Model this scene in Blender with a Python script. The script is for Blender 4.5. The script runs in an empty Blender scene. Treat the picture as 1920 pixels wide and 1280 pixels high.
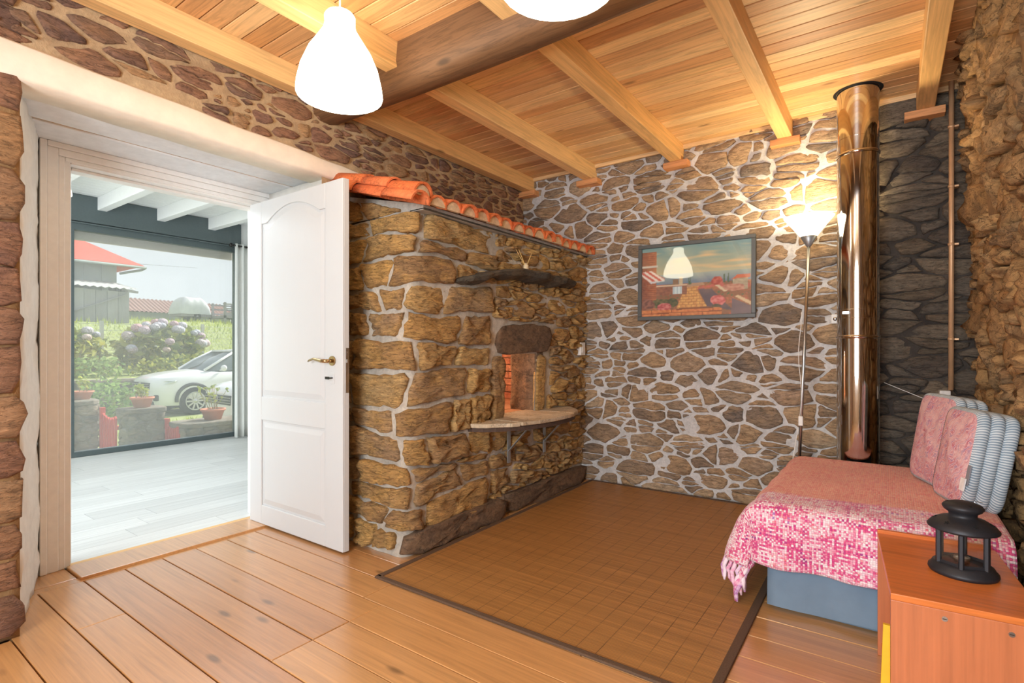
import bpy, bmesh, math, random
import numpy as np
from mathutils import Vector, Matrix, noise

scene = bpy.context.scene
COL = scene.collection
R = math.radians

# ---------------------------------------------------------------- camera
cam_data = bpy.data.cameras.new('camera')
cam_data.sensor_width = 36.0
cam_data.lens = 18.56
cam_data.shift_y = 0.00625
cam_data.clip_start = 0.05
cam_data.clip_end = 500
cam = bpy.data.objects.new('camera', cam_data)
COL.objects.link(cam)
cam.location = (0, 0, 1.1)
cam.rotation_euler = (R(90), 0, R(35.6))
scene.camera = cam

# ---------------------------------------------------------------- world, sun, added lamps, exposure
def s2l(c):
    return tuple(((v / 12.92) if v <= 0.04045 else ((v + 0.055) / 1.055) ** 2.4) for v in c)
def rgb(r, g, b):
    return s2l((r / 255, g / 255, b / 255)) + (1.0,)

world = bpy.data.worlds.new('hazy_sky')
scene.world = world
world.use_nodes = True
bgn = world.node_tree.nodes['Background']
bgn.inputs['Color'].default_value = rgb(232, 238, 242)
bgn.inputs['Strength'].default_value = 1.12

def lamp(name, kind, loc, energy, color=(1, 1, 1), rot=(0, 0, 0), **kw):
    d = bpy.data.lights.new(name, kind)
    d.energy = energy
    d.color = color
    for k, v in kw.items():
        setattr(d, k, v)
    o = bpy.data.objects.new(name, d)
    COL.objects.link(o)
    o.location = loc
    o.rotation_euler = rot
    return o

def aim(o, target):
    o.rotation_euler = (Vector(target) - o.location).to_track_quat('-Z', 'Y').to_euler()

sun = lamp('sun', 'SUN', (0, 0, 20), 8.0, (1.0, 0.95, 0.86), angle=R(0.6))
aim(sun, Vector((0, 0, 20)) + Vector((0.10, -0.78, -0.62)))
# added area lamp standing in for daylight, in an assumed window behind the camera
added_lamp_1 = lamp('added_lamp_front', 'AREA', (-0.55, -1.53, 1.45), 130, (0.87, 0.94, 1.0), (R(90), 0, 0), shape='RECTANGLE', size=1.5, size_y=1.5)
# added daylight lamp at an assumed glazed sunroom end, then an added fill lamp
added_lamp_2 = lamp('added_lamp_sunroom_end', 'AREA', (-5.0, -1.92, 1.3), 80, (0.93, 0.97, 1.0), (R(90), 0, 0), shape='RECTANGLE', size=3.0, size_y=2.2)
fill_lamp = lamp('fill_lamp_sunroom', 'AREA', (-4.25, 1.35, 2.47), 34, (0.84, 0.92, 1.0), (0, R(-22), 0), shape='RECTANGLE', size=1.2, size_y=2.0)  # added lamp out of view, throws cool light onto the room floor

scene.view_settings.view_transform = 'Standard'
scene.view_settings.look = 'None'
scene.view_settings.gamma = 1.0
scene.view_settings.use_curve_mapping = False
scene.view_settings.exposure = 0.18
scene.cycles.max_bounces = 8
scene.cycles.diffuse_bounces = 4
scene.cycles.glossy_bounces = 4
scene.cycles.transparent_max_bounces = 16
scene.cycles.sample_clamp_indirect = 6.0
scene.cycles.use_denoising = True

# ---------------------------------------------------------------- object helpers
def put(name, me, parent=None, loc=None, label=None):
    o = bpy.data.objects.new(name, me)
    COL.objects.link(o)
    if parent is not None:
        o.parent = parent
    if loc is not None:
        o.location = loc
    if label:
        o['label'] = label
    return o

def tag(o, label=None, cat=None, group=None, kind=None):
    if label: o['label'] = label
    if cat: o['category'] = cat
    if group: o['group'] = group
    if kind: o['kind'] = kind
    return o

def thing(name, label, cat, loc=(0, 0, 0), rz=0.0, group=None, kind=None):
    o = bpy.data.objects.new(name, None)
    o.empty_display_size = 0.1
    COL.objects.link(o)
    o.location = loc
    o.rotation_euler = (0, 0, rz)
    return tag(o, label, cat, group, kind)

def copy_tree(o, parent=None):
    c = o.copy()
    COL.objects.link(c)
    c.parent = parent
    for ch in list(o.children):
        copy_tree(ch, c)
    return c

def mesh(name, verts, faces, mat=None, smooth=False):
    me = bpy.data.meshes.new(name)
    me.from_pydata([tuple(v) for v in verts], [], faces)
    if mat is not None:
        me.materials.append(mat)
    if smooth:
        me.polygons.foreach_set('use_smooth', [True] * len(me.polygons))
    me.update()
    return me

class MB:
    """collects simple shapes and links them as one mesh object"""
    def __init__(self):
        self.v = []; self.f = []; self.sm = []
    def add(self, verts, faces, smooth=False):
        n = len(self.v)
        self.v += [Vector(v) for v in verts]
        self.f += [tuple(i + n for i in fc) for fc in faces]
        self.sm += [smooth] * len(faces)
        return self
    def box(self, x0, y0, z0, x1, y1, z1):
        vs = [(x0, y0, z0), (x1, y0, z0), (x1, y1, z0), (x0, y1, z0), (x0, y0, z1), (x1, y0, z1), (x1, y1, z1), (x0, y1, z1)]
        return self.add(vs, [(0, 3, 2, 1), (4, 5, 6, 7), (0, 1, 5, 4), (1, 2, 6, 5), (2, 3, 7, 6), (3, 0, 4, 7)])
    def cbox(self, c, s, rot=None):
        c = Vector(c); m = rot.to_matrix() if rot is not None else Matrix.Identity(3)
        vs = []
        for z in (-1, 1):
            for x, y in ((-1, -1), (1, -1), (1, 1), (-1, 1)):
                vs.append(c + m @ Vector((x * s[0] / 2, y * s[1] / 2, z * s[2] / 2)))
        return self.add(vs, [(0, 3, 2, 1), (4, 5, 6, 7), (0, 1, 5, 4), (1, 2, 6, 5), (2, 3, 7, 6), (3, 0, 4, 7)])
    def bar(self, p, q, w, h, up=(0, 0, 1)):
        p = Vector(p); q = Vector(q); d = (q - p).normalized(); up = Vector(up)
        if abs(d.dot(up)) > 0.99: up = Vector((1, 0, 0))
        s = d.cross(up).normalized(); u = s.cross(d)
        vs = [e + s * a * w / 2 + u * b * h / 2 for e in (p, q) for a, b in ((-1, -1), (1, -1), (1, 1), (-1, 1))]
        return self.add(vs, [(0, 1, 2, 3), (7, 6, 5, 4), (0, 4, 5, 1), (1, 5, 6, 2), (2, 6, 7, 3), (3, 7, 4, 0)])
    def tube(self, pts, r, n=10, caps=True, smooth=True):
        pts = [Vector(p) for p in pts]
        rs = r if isinstance(r, (list, tuple)) else [r] * len(pts)
        vs = []; prev = None
        for i, p in enumerate(pts):
            d = (pts[min(i + 1, len(pts) - 1)] - pts[max(i - 1, 0)]).normalized()
            a = Vector((0, 0, 1)) if abs(d.z) < 0.95 else Vector((1, 0, 0))
            if prev is not None: a = prev
            s = d.cross(a).normalized(); u = s.cross(d); prev = u
            for k in range(n):
                t = 2 * math.pi * k / n
                vs.append(p + (s * math.cos(t) + u * math.sin(t)) * rs[i])
        fs = []
        for i in range(len(pts) - 1):
            for k in range(n):
                k2 = (k + 1) % n
                fs.append((i * n + k, i * n + k2, (i + 1) * n + k2, (i + 1) * n + k))
        self.add(vs, fs, smooth)
        if caps:
            m = len(self.v) - len(vs)
            self.f.append(tuple(m + k for k in reversed(range(n)))); self.sm.append(False)
            self.f.append(tuple(m + (len(pts) - 1) * n + k for k in range(n))); self.sm.append(False)
        return self
    def lathe(self, prof, n=24, c=(0, 0, 0), smooth=True, sx=1.0, sy=1.0, a0=0.0, close=False):
        c = Vector(c); vs = []; m = len(prof)
        for k in range(n):
            t = a0 + 2 * math.pi * k / n
            for r, z in prof:
                vs.append(c + Vector((r * math.cos(t) * sx, r * math.sin(t) * sy, z)))
        fs = []
        for k in range(n):
            k2 = (k + 1) % n
            for j in range(m - 1 + (1 if close else 0)):
                j2 = (j + 1) % m
                fs.append((k * m + j, k2 * m + j, k2 * m + j2, k * m + j2))
        return self.add(vs, fs, smooth)
    def prism(self, poly, z0, z1, axis='z'):
        n = len(poly)
        def P(a, b, h):
            return {'z': (a, b, h), 'y': (a, h, b), 'x': (h, a, b)}[axis]
        vs = [P(a, b, z0) for a, b in poly] + [P(a, b, z1) for a, b in poly]
        fs = [tuple(reversed(range(n))), tuple(range(n, 2 * n))]
        for i in range(n):
            j = (i + 1) % n
            fs.append((i, j, n + j, n + i))
        return self.add(vs, fs)
    def sphere(self, c, r, n=10, m=7, s=(1, 1, 1)):
        prof = [(max(1e-4, r * math.sin(math.pi * j / m)), -r * math.cos(math.pi * j / m)) for j in range(m + 1)]
        c = Vector(c); vs = []
        for k in range(n):
            t = 2 * math.pi * k / n
            for rr, z in prof:
                vs.append(c + Vector((rr * math.cos(t) * s[0], rr * math.sin(t) * s[1], z * s[2])))
        fs = []
        for k in range(n):
            k2 = (k + 1) % n
            for j in range(m):
                fs.append((k * (m + 1) + j, k2 * (m + 1) + j, k2 * (m + 1) + j + 1, k * (m + 1) + j + 1))
        return self.add(vs, fs, True)
    def mesh(self, name, mat, fix=True):
        me = mesh(name, self.v, self.f, mat)
        me.polygons.foreach_set('use_smooth', self.sm)
        if fix:
            bm = bmesh.new(); bm.from_mesh(me)
            bmesh.ops.recalc_face_normals(bm, faces=bm.faces)
            bm.to_mesh(me); bm.free()
        return me
    def build(self, name, mat, parent=None, label=None, bevel=0.0, loc=None, fix=True, segs=2):
        o = put(name, self.mesh(name, mat, fix), parent, loc, label)
        if bevel:
            b = o.modifiers.new('bevel', 'BEVEL'); b.width = bevel; b.segments = segs; b.limit_method = 'ANGLE'
        return o

# ---------------------------------------------------------------- material helpers
class NT:
    def __init__(self, name):
        self.m = bpy.data.materials.new(name); self.m.use_nodes = True
        self.t = self.m.node_tree; self.t.nodes.clear()
        self.out = self.t.nodes.new('ShaderNodeOutputMaterial')
    def n(self, kind, ins=None, **props):
        nd = self.t.nodes.new(kind)
        for k, v in props.items(): setattr(nd, k, v)
        for k, v in (ins or {}).items():
            sk = nd.inputs[k]
            if isinstance(v, bpy.types.NodeSocket): self.t.links.new(v, sk)
            else: sk.default_value = v
        return nd
    def link(self, a, b): self.t.links.new(a, b)
    def math(self, op, a, b=0.0, c=None, clamp=False):
        nd = self.t.nodes.new('ShaderNodeMath'); nd.operation = op; nd.use_clamp = clamp
        for i, v in enumerate((a, b) if c is None else (a, b, c)):
            if isinstance(v, bpy.types.NodeSocket): self.t.links.new(v, nd.inputs[i])
            else: nd.inputs[i].default_value = v
        return nd.outputs[0]
    def ramp(self, fac, stops, interp='LINEAR'):
        nd = self.t.nodes.new('ShaderNodeValToRGB'); cr = nd.color_ramp; cr.interpolation = interp
        while len(cr.elements) < len(stops): cr.elements.new(0.5)
        for e, (p, c) in zip(cr.elements, stops): e.position = p; e.color = c
        self.link(fac, nd.inputs[0]); return nd.outputs[0]
    def mix(self, fac, a, b, blend='MIX'):
        nd = self.t.nodes.new('ShaderNodeMix'); nd.data_type = 'RGBA'; nd.blend_type = blend
        for i, v in ((0, fac), (6, a), (7, b)):
            if isinstance(v, bpy.types.NodeSocket): self.link(v, nd.inputs[i])
            else: nd.inputs[i].default_value = v
        return nd.outputs[2]
    def pos(self, scale=(1, 1, 1), loc=(0, 0, 0), rot=(0, 0, 0), src='world', rnd=False):
        if src == 'world': s = self.n('ShaderNodeNewGeometry').outputs['Position']
        else: s = self.n('ShaderNodeTexCoord').outputs['Object']
        if rnd:
            oi = self.n('ShaderNodeObjectInfo').outputs['Random']
            off = self.n('ShaderNodeVectorMath', {0: (31.7, 17.3, 11.9), 3: oi}, operation='SCALE')
            s = self.n('ShaderNodeVectorMath', {0: s, 1: off.outputs[0]}, operation='ADD').outputs[0]
        return self.n('ShaderNodeMapping', {'Vector': s, 'Scale': scale, 'Location': loc, 'Rotation': rot}).outputs[0]
    def noise(self, vec, scale, detail=4, rough=0.55, dist=0.0):
        return self.n('ShaderNodeTexNoise', {'Vector': vec, 'Scale': scale, 'Detail': detail, 'Roughness': rough, 'Distortion': dist}).outputs['Fac']
    def bump(self, h, strength=0.5, dist=0.01, normal=None):
        ins = {'Height': h, 'Strength': strength, 'Distance': dist}
        if normal is not None: ins['Normal'] = normal
        return self.n('ShaderNodeBump', ins).outputs[0]
    def rand(self):
        a = self.n('ShaderNodeObjectInfo').outputs['Random']
        b = self.n('ShaderNodeNewGeometry').outputs['Random Per Island']
        return self.math('FRACT', self.math('ADD', a, b))
    def surf(self, color, rough=0.6, normal=None, metal=0.0, **extra):
        p = self.t.nodes.new('ShaderNodeBsdfPrincipled')
        for k, v in dict({'Base Color': color, 'Roughness': rough, 'Metallic': metal}, **extra).items():
            if isinstance(v, bpy.types.NodeSocket): self.link(v, p.inputs[k])
            else: p.inputs[k].default_value = v
        if normal is not None: self.link(normal, p.inputs['Normal'])
        self.link(p.outputs[0], self.out.inputs[0])
        return self.m

def plain(name, c, rough=0.6, metal=0.0, bump=0.0, bscale=60, var=0.08, **extra):
    t = NT(name)
    n = t.noise(t.pos(src='object'), bscale, 5)
    dark = tuple(v * (1 - var) for v in c[:3]) + (1,)
    lite = tuple(min(1, v * (1 + var)) for v in c[:3]) + (1,)
    col = t.ramp(n, [(0.3, dark), (0.7, lite)])
    nm = t.bump(n, bump, 0.005) if bump else None
    return t.surf(col, rough, nm, metal, **extra)

def glow(name, c, strength):
    t = NT(name)
    e = t.n('ShaderNodeEmission', {'Color': c, 'Strength': strength})
    t.link(e.outputs[0], t.out.inputs[0]); return t.m

def stone_mat(name, cols, blotch, bl_amt=0.5, strata=3.2, bump=0.8, light=(0.52, 1.42)):
    t = NT(name)
    p = t.pos((1, 1, strata))
    n1 = t.noise(t.pos((1, 1, 1.7)), 7, 6, 0.6)
    n2 = t.noise(p, 16, 9, 0.68, 0.6)
    n3 = t.noise(p, 60, 5, 0.7)
    base = t.ramp(t.rand(), [(i / max(1, len(cols) - 1), c) for i, c in enumerate(cols)])
    f = t.math('MULTIPLY', t.ramp(n1, [(0.42, (0, 0, 0, 1)), (0.66, (1, 1, 1, 1))]), bl_amt)
    base = t.mix(f, base, blotch)
    lum = t.ramp(n2, [(0.28, (light[0],) * 3 + (1,)), (0.72, (light[1],) * 3 + (1,))])
    col = t.mix(1.0, base, lum, 'MULTIPLY')
    fine = t.ramp(n3, [(0.3, (0.8,) * 3 + (1,)), (0.7, (1.15,) * 3 + (1,))])
    col = t.mix(1.0, col, fine, 'MULTIPLY')
    # thin cleavage cracks along the bedding
    nc = t.noise(t.pos((1, 1, strata * 1.3), loc=(4, 7, 2)), 11, 5, 0.6, 0.4)
    ridge = t.math('ABSOLUTE', t.math('SUBTRACT', nc, 0.5))
    ck = t.ramp(ridge, [(0.0, (0.42,) * 3 + (1,)), (0.018, (1, 1, 1, 1))])
    col = t.mix(0.8, col, t.mix(1.0, col, ck, 'MULTIPLY'))
    h = t.math('ADD', t.math('ADD', n2, t.math('MULTIPLY', n3, 0.35)), t.math('MULTIPLY', ck, 0.25))
    return t.surf(col, 0.86, t.bump(h, bump, 0.022))

def mortar_mat(name, c1, c2, scale=5.0):
    t = NT(name)
    n1 = t.noise(t.pos(), scale, 6, 0.6)
    n2 = t.noise(t.pos(), 45, 6, 0.7)
    col = t.ramp(n1, [(0.35, c1), (0.68, c2)])
    col = t.mix(1.0, col, t.ramp(n2, [(0.25, (0.75,) * 3 + (1,)), (0.75, (1.15,) * 3 + (1,))]), 'MULTIPLY')
    return t.surf(col, 0.92, t.bump(n2, 0.6, 0.012))

def wood_mat(name, cols, axis='x', rough=0.4, ring=1.0, knots=True, dark=0.62, coat=0.0, gscale=1.0):
    """pine boards: a tint for every board, grain along the axis, scattered knots"""
    t = NT(name)
    sc = {'x': (1.1, 16, 16), 'y': (16, 1.1, 16), 'z': (16, 16, 1.1)}[axis]
    sc = tuple(s * gscale for s in sc)
    v = t.pos(sc, rnd=True)
    n1 = t.noise(v, 1.3, 5, 0.6, 0.9)
    n2 = t.noise(t.pos(tuple(s * (6 if s > 4 else 1.5) for s in sc), rnd=True), 1.0, 3, 0.6)
    base = t.ramp(t.rand(), [(i / max(1, len(cols) - 1), c) for i, c in enumerate(cols)])
    g = t.n('ShaderNodeMath', {0: n1, 1: 9.0 * ring}, operation='MULTIPLY').outputs[0]
    g = t.math('PINGPONG', g, 1.0)
    lum = t.ramp(g, [(0.0, (dark,) * 3 + (1,)), (0.45, (1, 1, 1, 1)), (1.0, (1.12,) * 3 + (1,))])
    col = t.mix(0.55, base, t.mix(1.0, base, lum, 'MULTIPLY'))
    fine = t.ramp(n2, [(0.3, (0.86,) * 3 + (1,)), (0.7, (1.08,) * 3 + (1,))])
    col = t.mix(1.0, col, fine, 'MULTIPLY')
    if knots:
        ks = {'x': (2.2, 6.5, 6.5), 'y': (6.5, 2.2, 6.5), 'z': (6.5, 6.5, 2.2)}[axis]
        vo = t.n('ShaderNodeTexVoronoi', {'Vector': t.pos(ks, rnd=True), 'Scale': 1.0, 'Randomness': 1.0}).outputs['Distance']
        k = t.ramp(vo, [(0.05, (1, 1, 1, 1)), (0.12, (0, 0, 0, 1))])
        col = t.mix(t.math('MULTIPLY', k, 0.75), col, tuple(c * 0.28 for c in cols[0][:3]) + (1,))
    nm = t.bump(n2, 0.12, 0.004)
    return t.surf(col, rough, nm, 0.0, **({'Coat Weight': coat, 'Coat Roughness': 0.22, 'Coat IOR': 1.8} if coat else {}))

# ---------------------------------------------------------------- materials of the house
M = {}
M['stone_back'] = stone_mat('stone_back', [rgb(138, 120, 104), rgb(178, 150, 120), rgb(194, 164, 130), rgb(156, 136, 116), rgb(186, 154, 118), rgb(130, 118, 108), rgb(204, 178, 146), rgb(170, 144, 122)], rgb(200, 164, 120), 0.45)
M['stone_dry'] = stone_mat('stone_dry', [rgb(92, 84, 76), rgb(122, 110, 96), rgb(108, 94, 78), rgb(138, 124, 106), rgb(84, 76, 70)], rgb(128, 108, 84), 0.35)
M['stone_oven'] = stone_mat('stone_oven', [rgb(186, 146, 92), rgb(218, 174, 108), rgb(166, 130, 92), rgb(206, 160, 98), rgb(178, 146, 110), rgb(224, 186, 122)], rgb(226, 176, 98), 0.55, 3.6, 1.0, (0.55, 1.3))
M['stone_left'] = stone_mat('stone_left', [rgb(134, 100, 86), rgb(164, 122, 94), rgb(116, 92, 84), rgb(152, 112, 92), rgb(192, 152, 106), rgb(126, 100, 92)], rgb(178, 132, 90), 0.4)
M['stone_right'] = stone_mat('stone_right', [rgb(160, 124, 82), rgb(188, 146, 94), rgb(140, 112, 80), rgb(198, 158, 108), rgb(150, 116, 76)], rgb(200, 152, 92), 0.55, 1.2, 1.0)
M['mortar_pale'] = mortar_mat('mortar_pale', rgb(196, 193, 190), rgb(226, 224, 221))
M['mortar_sand'] = mortar_mat('mortar_sand', rgb(168, 140, 108), rgb(204, 176, 138))
M['mortar_dark'] = mortar_mat('mortar_dark', rgb(48, 42, 38), rgb(86, 76, 68))
M['mortar_earth'] = mortar_mat('mortar_earth', rgb(128, 98, 66), rgb(176, 138, 92))
M['mortar_oven'] = mortar_mat('mortar_oven', rgb(172, 164, 152), rgb(208, 200, 186))
M['ceiling_pine'] = wood_mat('ceiling_pine', [rgb(206, 154, 100), rgb(234, 192, 134), rgb(216, 162, 108), rgb(242, 206, 152), rgb(202, 148, 98)], 'x', 0.45, 0.9)
M['joist_pine'] = wood_mat('joist_pine', [rgb(230, 184, 122), rgb(240, 200, 140)], 'y', 0.5, 0.8, dark=0.74)
M['pad_pine'] = wood_mat('pad_pine', [rgb(206, 138, 88), rgb(222, 158, 102)], 'x', 0.6, 1.0)
M['old_oak'] = wood_mat('old_oak', [rgb(104, 74, 48), rgb(116, 84, 56)], 'x', 0.6, 1.4, dark=0.5)
M['floor_pine'] = wood_mat('floor_pine', [rgb(196, 142, 88), rgb(210, 156, 98), rgb(188, 134, 84), rgb(216, 164, 106)], 'x', 0.32, 0.7, dark=0.78, coat=0.8)
M['floor_dark'] = plain('floor_dark', rgb(92, 58, 40), 0.8)
M['white_paint'] = plain('white_paint', rgb(238, 236, 232), 0.42, var=0.03, bump=0.05, bscale=30)
M['soffit_paint'] = plain('soffit_paint', rgb(226, 228, 230), 0.6, var=0.06, bump=0.25, bscale=22)
M['cream_paint'] = plain('cream_paint', rgb(244, 232, 214), 0.6, var=0.05, bump=0.4, bscale=16)
M['black_gap'] = plain('black_gap', rgb(24, 22, 22), 0.9)
M['plaster'] = plain('plaster', rgb(228, 224, 216), 0.9, var=0.06, bump=0.4, bscale=20)
M['sun_floor'] = wood_mat('sun_floor', [rgb(216, 218, 216), rgb(226, 228, 226), rgb(208, 210, 208)], 'y', 0.35, 0.5, knots=False, dark=0.93)
M['sun_ceiling'] = plain('sun_ceiling', rgb(238, 240, 238), 0.6, var=0.02)
M['grey_frame'] = plain('grey_frame', rgb(92, 104, 106), 0.4, var=0.05)
M['sun_wall'] = plain('sun_wall', rgb(236, 238, 238), 0.8, var=0.03)

t = NT('door_paint')        # white lacquer over embossed wood grain
gv = t.noise(t.pos((70, 70, 2.2), src='object'), 1.0, 5, 0.65, 0.8)
M['door_paint'] = t.surf(rgb(206, 209, 211), 0.40, t.bump(gv, 0.25, 0.004))

def glass_mat(name, gloss=0.07, veil=0.0, vcol=(0.9, 0.93, 0.95, 1)):
    t = NT(name)
    lw = t.n('ShaderNodeLayerWeight', {'Blend': 0.25}).outputs['Fresnel']
    fac = t.math('ADD', t.math('MULTIPLY', lw, 0.6), gloss, clamp=True)
    tr = t.n('ShaderNodeBsdfTransparent', {'Color': (0.97, 0.985, 0.985, 1)})
    gl = t.n('ShaderNodeBsdfGlossy', {'Color': (1, 1, 1, 1), 'Roughness': 0.02})
    base = tr.outputs[0]
    if veil:
        # pale veil mixed into the pane, standing in for the haze outdoors
        nz = t.noise(t.pos((1, 1, 0.5)), 2.5, 5, 0.6)
        vf = t.math('MULTIPLY', t.ramp(nz, [(0.3, (0.92,) * 3 + (1,)), (0.7, (1.08,) * 3 + (1,))]), veil)
        tl = t.n('ShaderNodeBsdfTranslucent', {'Color': vcol})
        df = t.n('ShaderNodeBsdfDiffuse', {'Color': vcol})
        dd = t.n('ShaderNodeMixShader', {0: 0.5, 1: tl.outputs[0], 2: df.outputs[0]})
        mx = t.n('ShaderNodeMixShader', {0: vf, 1: base, 2: dd.outputs[0]})
        base = mx.outputs[0]
    m2 = t.n('ShaderNodeMixShader', {0: fac, 1: base, 2: gl.outputs[0]})
    t.link(m2.outputs[0], t.out.inputs[0])
    return t.m
M['glass'] = glass_mat('glass', 0.03)
M['window_glass'] = glass_mat('window_glass', 0.02, 0.17)

# ---------------------------------------------------------------- rubble masonry
def rubble(U, V, asp, radii, seed, k=0.82, wk=0.9, tries=900, ok=None):
    """irregular stones packed in a U x V field: a power diagram of discs, large ones first"""
    rg = np.random.default_rng(seed)
    VV = V * asp
    P = np.zeros((0, 2)); Rr = np.zeros(0)
    for r in radii:
        for _ in range(tries):
            p = rg.random(2) * (U, VV)
            rr = r * (0.88 + 0.24 * rg.random())
            if ok and not ok(p, rr): continue
            if len(P) and np.any(np.hypot(P[:, 0] - p[0], P[:, 1] - p[1]) < k * (Rr + rr)):
                continue
            P = np.vstack([P, p]); Rr = np.append(Rr, rr)
    W = (Rr * wk) ** 2
    cells = []
    for i in range(len(P)):
        d = np.hypot(*(P - P[i]).T)
        order = np.argsort(d)[1:32]
        poly = [(0, 0), (U, 0), (U, VV), (0, VV)]
        for j in order:
            nx, ny = P[j] - P[i]
            c = (P[j] @ P[j] - W[j] - P[i] @ P[i] + W[i]) / 2
            poly = clip(poly, nx, ny, c)
            if len(poly) < 3: break
        if len(poly) >= 3:
            cells.append(([(a, b / asp) for a, b in poly], (P[i][0], P[i][1] / asp)))
    return cells

def clip(poly, nx, ny, c):
    out = []
    n = len(poly)
    for i in range(n):
        a = poly[i]; b = poly[(i + 1) % n]
        da = nx * a[0] + ny * a[1] - c; db = nx * b[0] + ny * b[1] - c
        if da <= 0: out.append(a)
        if (da < 0 < db) or (db < 0 < da):
            s = da / (da - db)
            out.append((a[0] + (b[0] - a[0]) * s, a[1] + (b[1] - a[1]) * s))
    return out

def slabs(cells, seed, hmax=0.085, wmax=0.24, ph=0.55, pw=0.5, tilt=0.16):
    """break thick stones along their bedding and long ones across, as rubble is laid"""
    rg = random.Random(seed)
    out = []
    todo = list(cells)
    while todo:
        poly, s = todo.pop()
        us = [p[0] for p in poly]; vs_ = [p[1] for p in poly]
        h = max(vs_) - min(vs_); w = max(us) - min(us)
        cut = None
        if h > hmax and rg.random() < ph:
            a = rg.uniform(-tilt, tilt); f = rg.uniform(0.35, 0.65)
            cut = (-math.sin(a), math.cos(a))
            c = cut[0] * (min(us) + w / 2) + cut[1] * (min(vs_) + h * f)
        elif w > wmax and rg.random() < pw:
            a = rg.uniform(-0.45, 0.45); f = rg.uniform(0.3, 0.7)
            cut = (math.cos(a), math.sin(a))
            c = cut[0] * (min(us) + w * f) + cut[1] * (min(vs_) + h / 2)
        if cut is None:
            out.append((poly, s)); continue
        p1 = clip(poly, cut[0], cut[1], c); p2 = clip(poly, -cut[0], -cut[1], -c)
        for q in (p1, p2):
            if len(q) >= 3:
                sq = (sum(p[0] for p in q) / len(q), sum(p[1] for p in q) / len(q))
                (out if rg.random() < 0.6 else todo).append((q, sq))
    return out

def keep_out(cells, rect):
    """cut the stones back from a rectangle u0,v0,u1,v1 that something else fills"""
    u0, v0, u1, v1 = rect
    res = []
    for poly, s in cells:
        if max(p[0] for p in poly) <= u0 or min(p[0] for p in poly) >= u1 or max(p[1] for p in poly) <= v0 or min(p[1] for p in poly) >= v1:
            res.append((poly, s)); continue
        cu = sum(p[0] for p in poly) / len(poly); cv = sum(p[1] for p in poly) / len(poly)
        opts = [(u0 - cu, (1, 0, u0)), (cu - u1, (-1, 0, -u1)), (v0 - cv, (0, 1, v0)), (cv - v1, (0, -1, -v1))]
        best = max(opts, key=lambda o: o[0])
        q = clip(poly, *best[1])
        if len(q) >= 3 and best[0] > -0.04:
            res.append((q, s))
    return res

def outline(poly, gap, n, rg):
    """shrunken, rounded and slightly ragged outline of a stone with n points"""
    cu = sum(p[0] for p in poly) / len(poly); cv = sum(p[1] for p in poly) / len(poly)
    q = []
    for a, b in poly:
        d = math.hypot(a - cu, b - cv) + 1e-6
        s = max(0.45, 1 - gap * 1.25 / d)
        q.append((cu + (a - cu) * s, cv + (b - cv) * s))
    ch = []
    for i in range(len(q)):
        a = q[i]; b = q[(i + 1) % len(q)]
        ch.append((a[0] * 0.91 + b[0] * 0.09, a[1] * 0.91 + b[1] * 0.09))
        ch.append((a[0] * 0.09 + b[0] * 0.91, a[1] * 0.09 + b[1] * 0.91))
    L = [0.0]
    for i in range(len(ch)):
        a = ch[i]; b = ch[(i + 1) % len(ch)]
        L.append(L[-1] + math.hypot(a[0] - b[0], a[1] - b[1]))
    res = []
    for k in range(n):
        t = L[-1] * k / n
        i = max(j for j in range(len(ch)) if L[j] <= t)
        f = (t - L[i]) / max(1e-9, L[i + 1] - L[i])
        a = ch[i]; b = ch[(i + 1) % len(ch)]
        u = a[0] + (b[0] - a[0]) * f; v = a[1] + (b[1] - a[1]) * f
        s = 1 + rg.uniform(-0.07, 0.05)
        wu = 0.010 * noise.noise(Vector((u * 17, v * 17, 1.7))) + 0.006 * noise.noise(Vector((u * 45, v * 45, 4.7)))
        wv = 0.009 * noise.noise(Vector((u * 17, v * 17, 8.7))) + 0.005 * noise.noise(Vector((u * 45, v * 45, 2.7)))
        res.append((cu + (u - cu) * s + wu, cv + (v - cv) * s + wv))
    return res, (cu, cv)

def stone_geo(poly, fmap, depth, gap, rg, n=16, rings=((1.0, -1.2), (0.985, 0.4), (0.90, 0.92), (0.5, 1.0)), rough=0.3, tilt=0.15):
    """vertices and faces of one stone: rings from inside the mortar to the bulging face"""
    ol, (cu, cv) = outline(poly, gap, n, rg)
    tu, tv = rg.uniform(-tilt, tilt), rg.uniform(-tilt, tilt)
    sd = rg.uniform(0, 100)
    vs = []
    for s, h in rings:
        for u, v in ol:
            uu = cu + (u - cu) * s; vv = cv + (v - cv) * s
            d = depth * h
            if h > 0:
                d += depth * rough * h * (noise.noise(Vector((uu * 11, vv * 24, sd))) * 1.5 + noise.noise(Vector((uu * 26, vv * 75, sd + 9))) * 0.9) + h * (tu * (uu - cu) + tv * (vv - cv))
            vs.append(fmap(uu, vv, d))
    vs.append(fmap(cu, cv, depth * (rings[-1][1] + rough * 0.5 * rg.uniform(-1, 1))))
    fs = []
    for r in range(len(rings) - 1):
        for k in range(n):
            k2 = (k + 1) % n
            fs.append((r * n + k, r * n + k2, (r + 1) * n + k2, (r + 1) * n + k))
    b = (len(rings) - 1) * n; c = len(vs) - 1
    for k in range(n):
        fs.append((b + k, b + (k + 1) % n, c))
    return vs, fs, fmap(cu, cv, 0)

CAMP = Vector((0, 0, 1.1))
FWD = Vector((-math.sin(R(35.6)), math.cos(R(35.6)), 0)); RGT = Vector((math.cos(R(35.6)), math.sin(R(35.6)), 0))
def in_view(p, m=0.12):
    d = Vector(p) - CAMP; f = d.dot(FWD)
    return f > 0.1 and abs(d.dot(RGT) / f) < 0.97 + m and abs(d.z / f) < 0.66 + m

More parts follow.
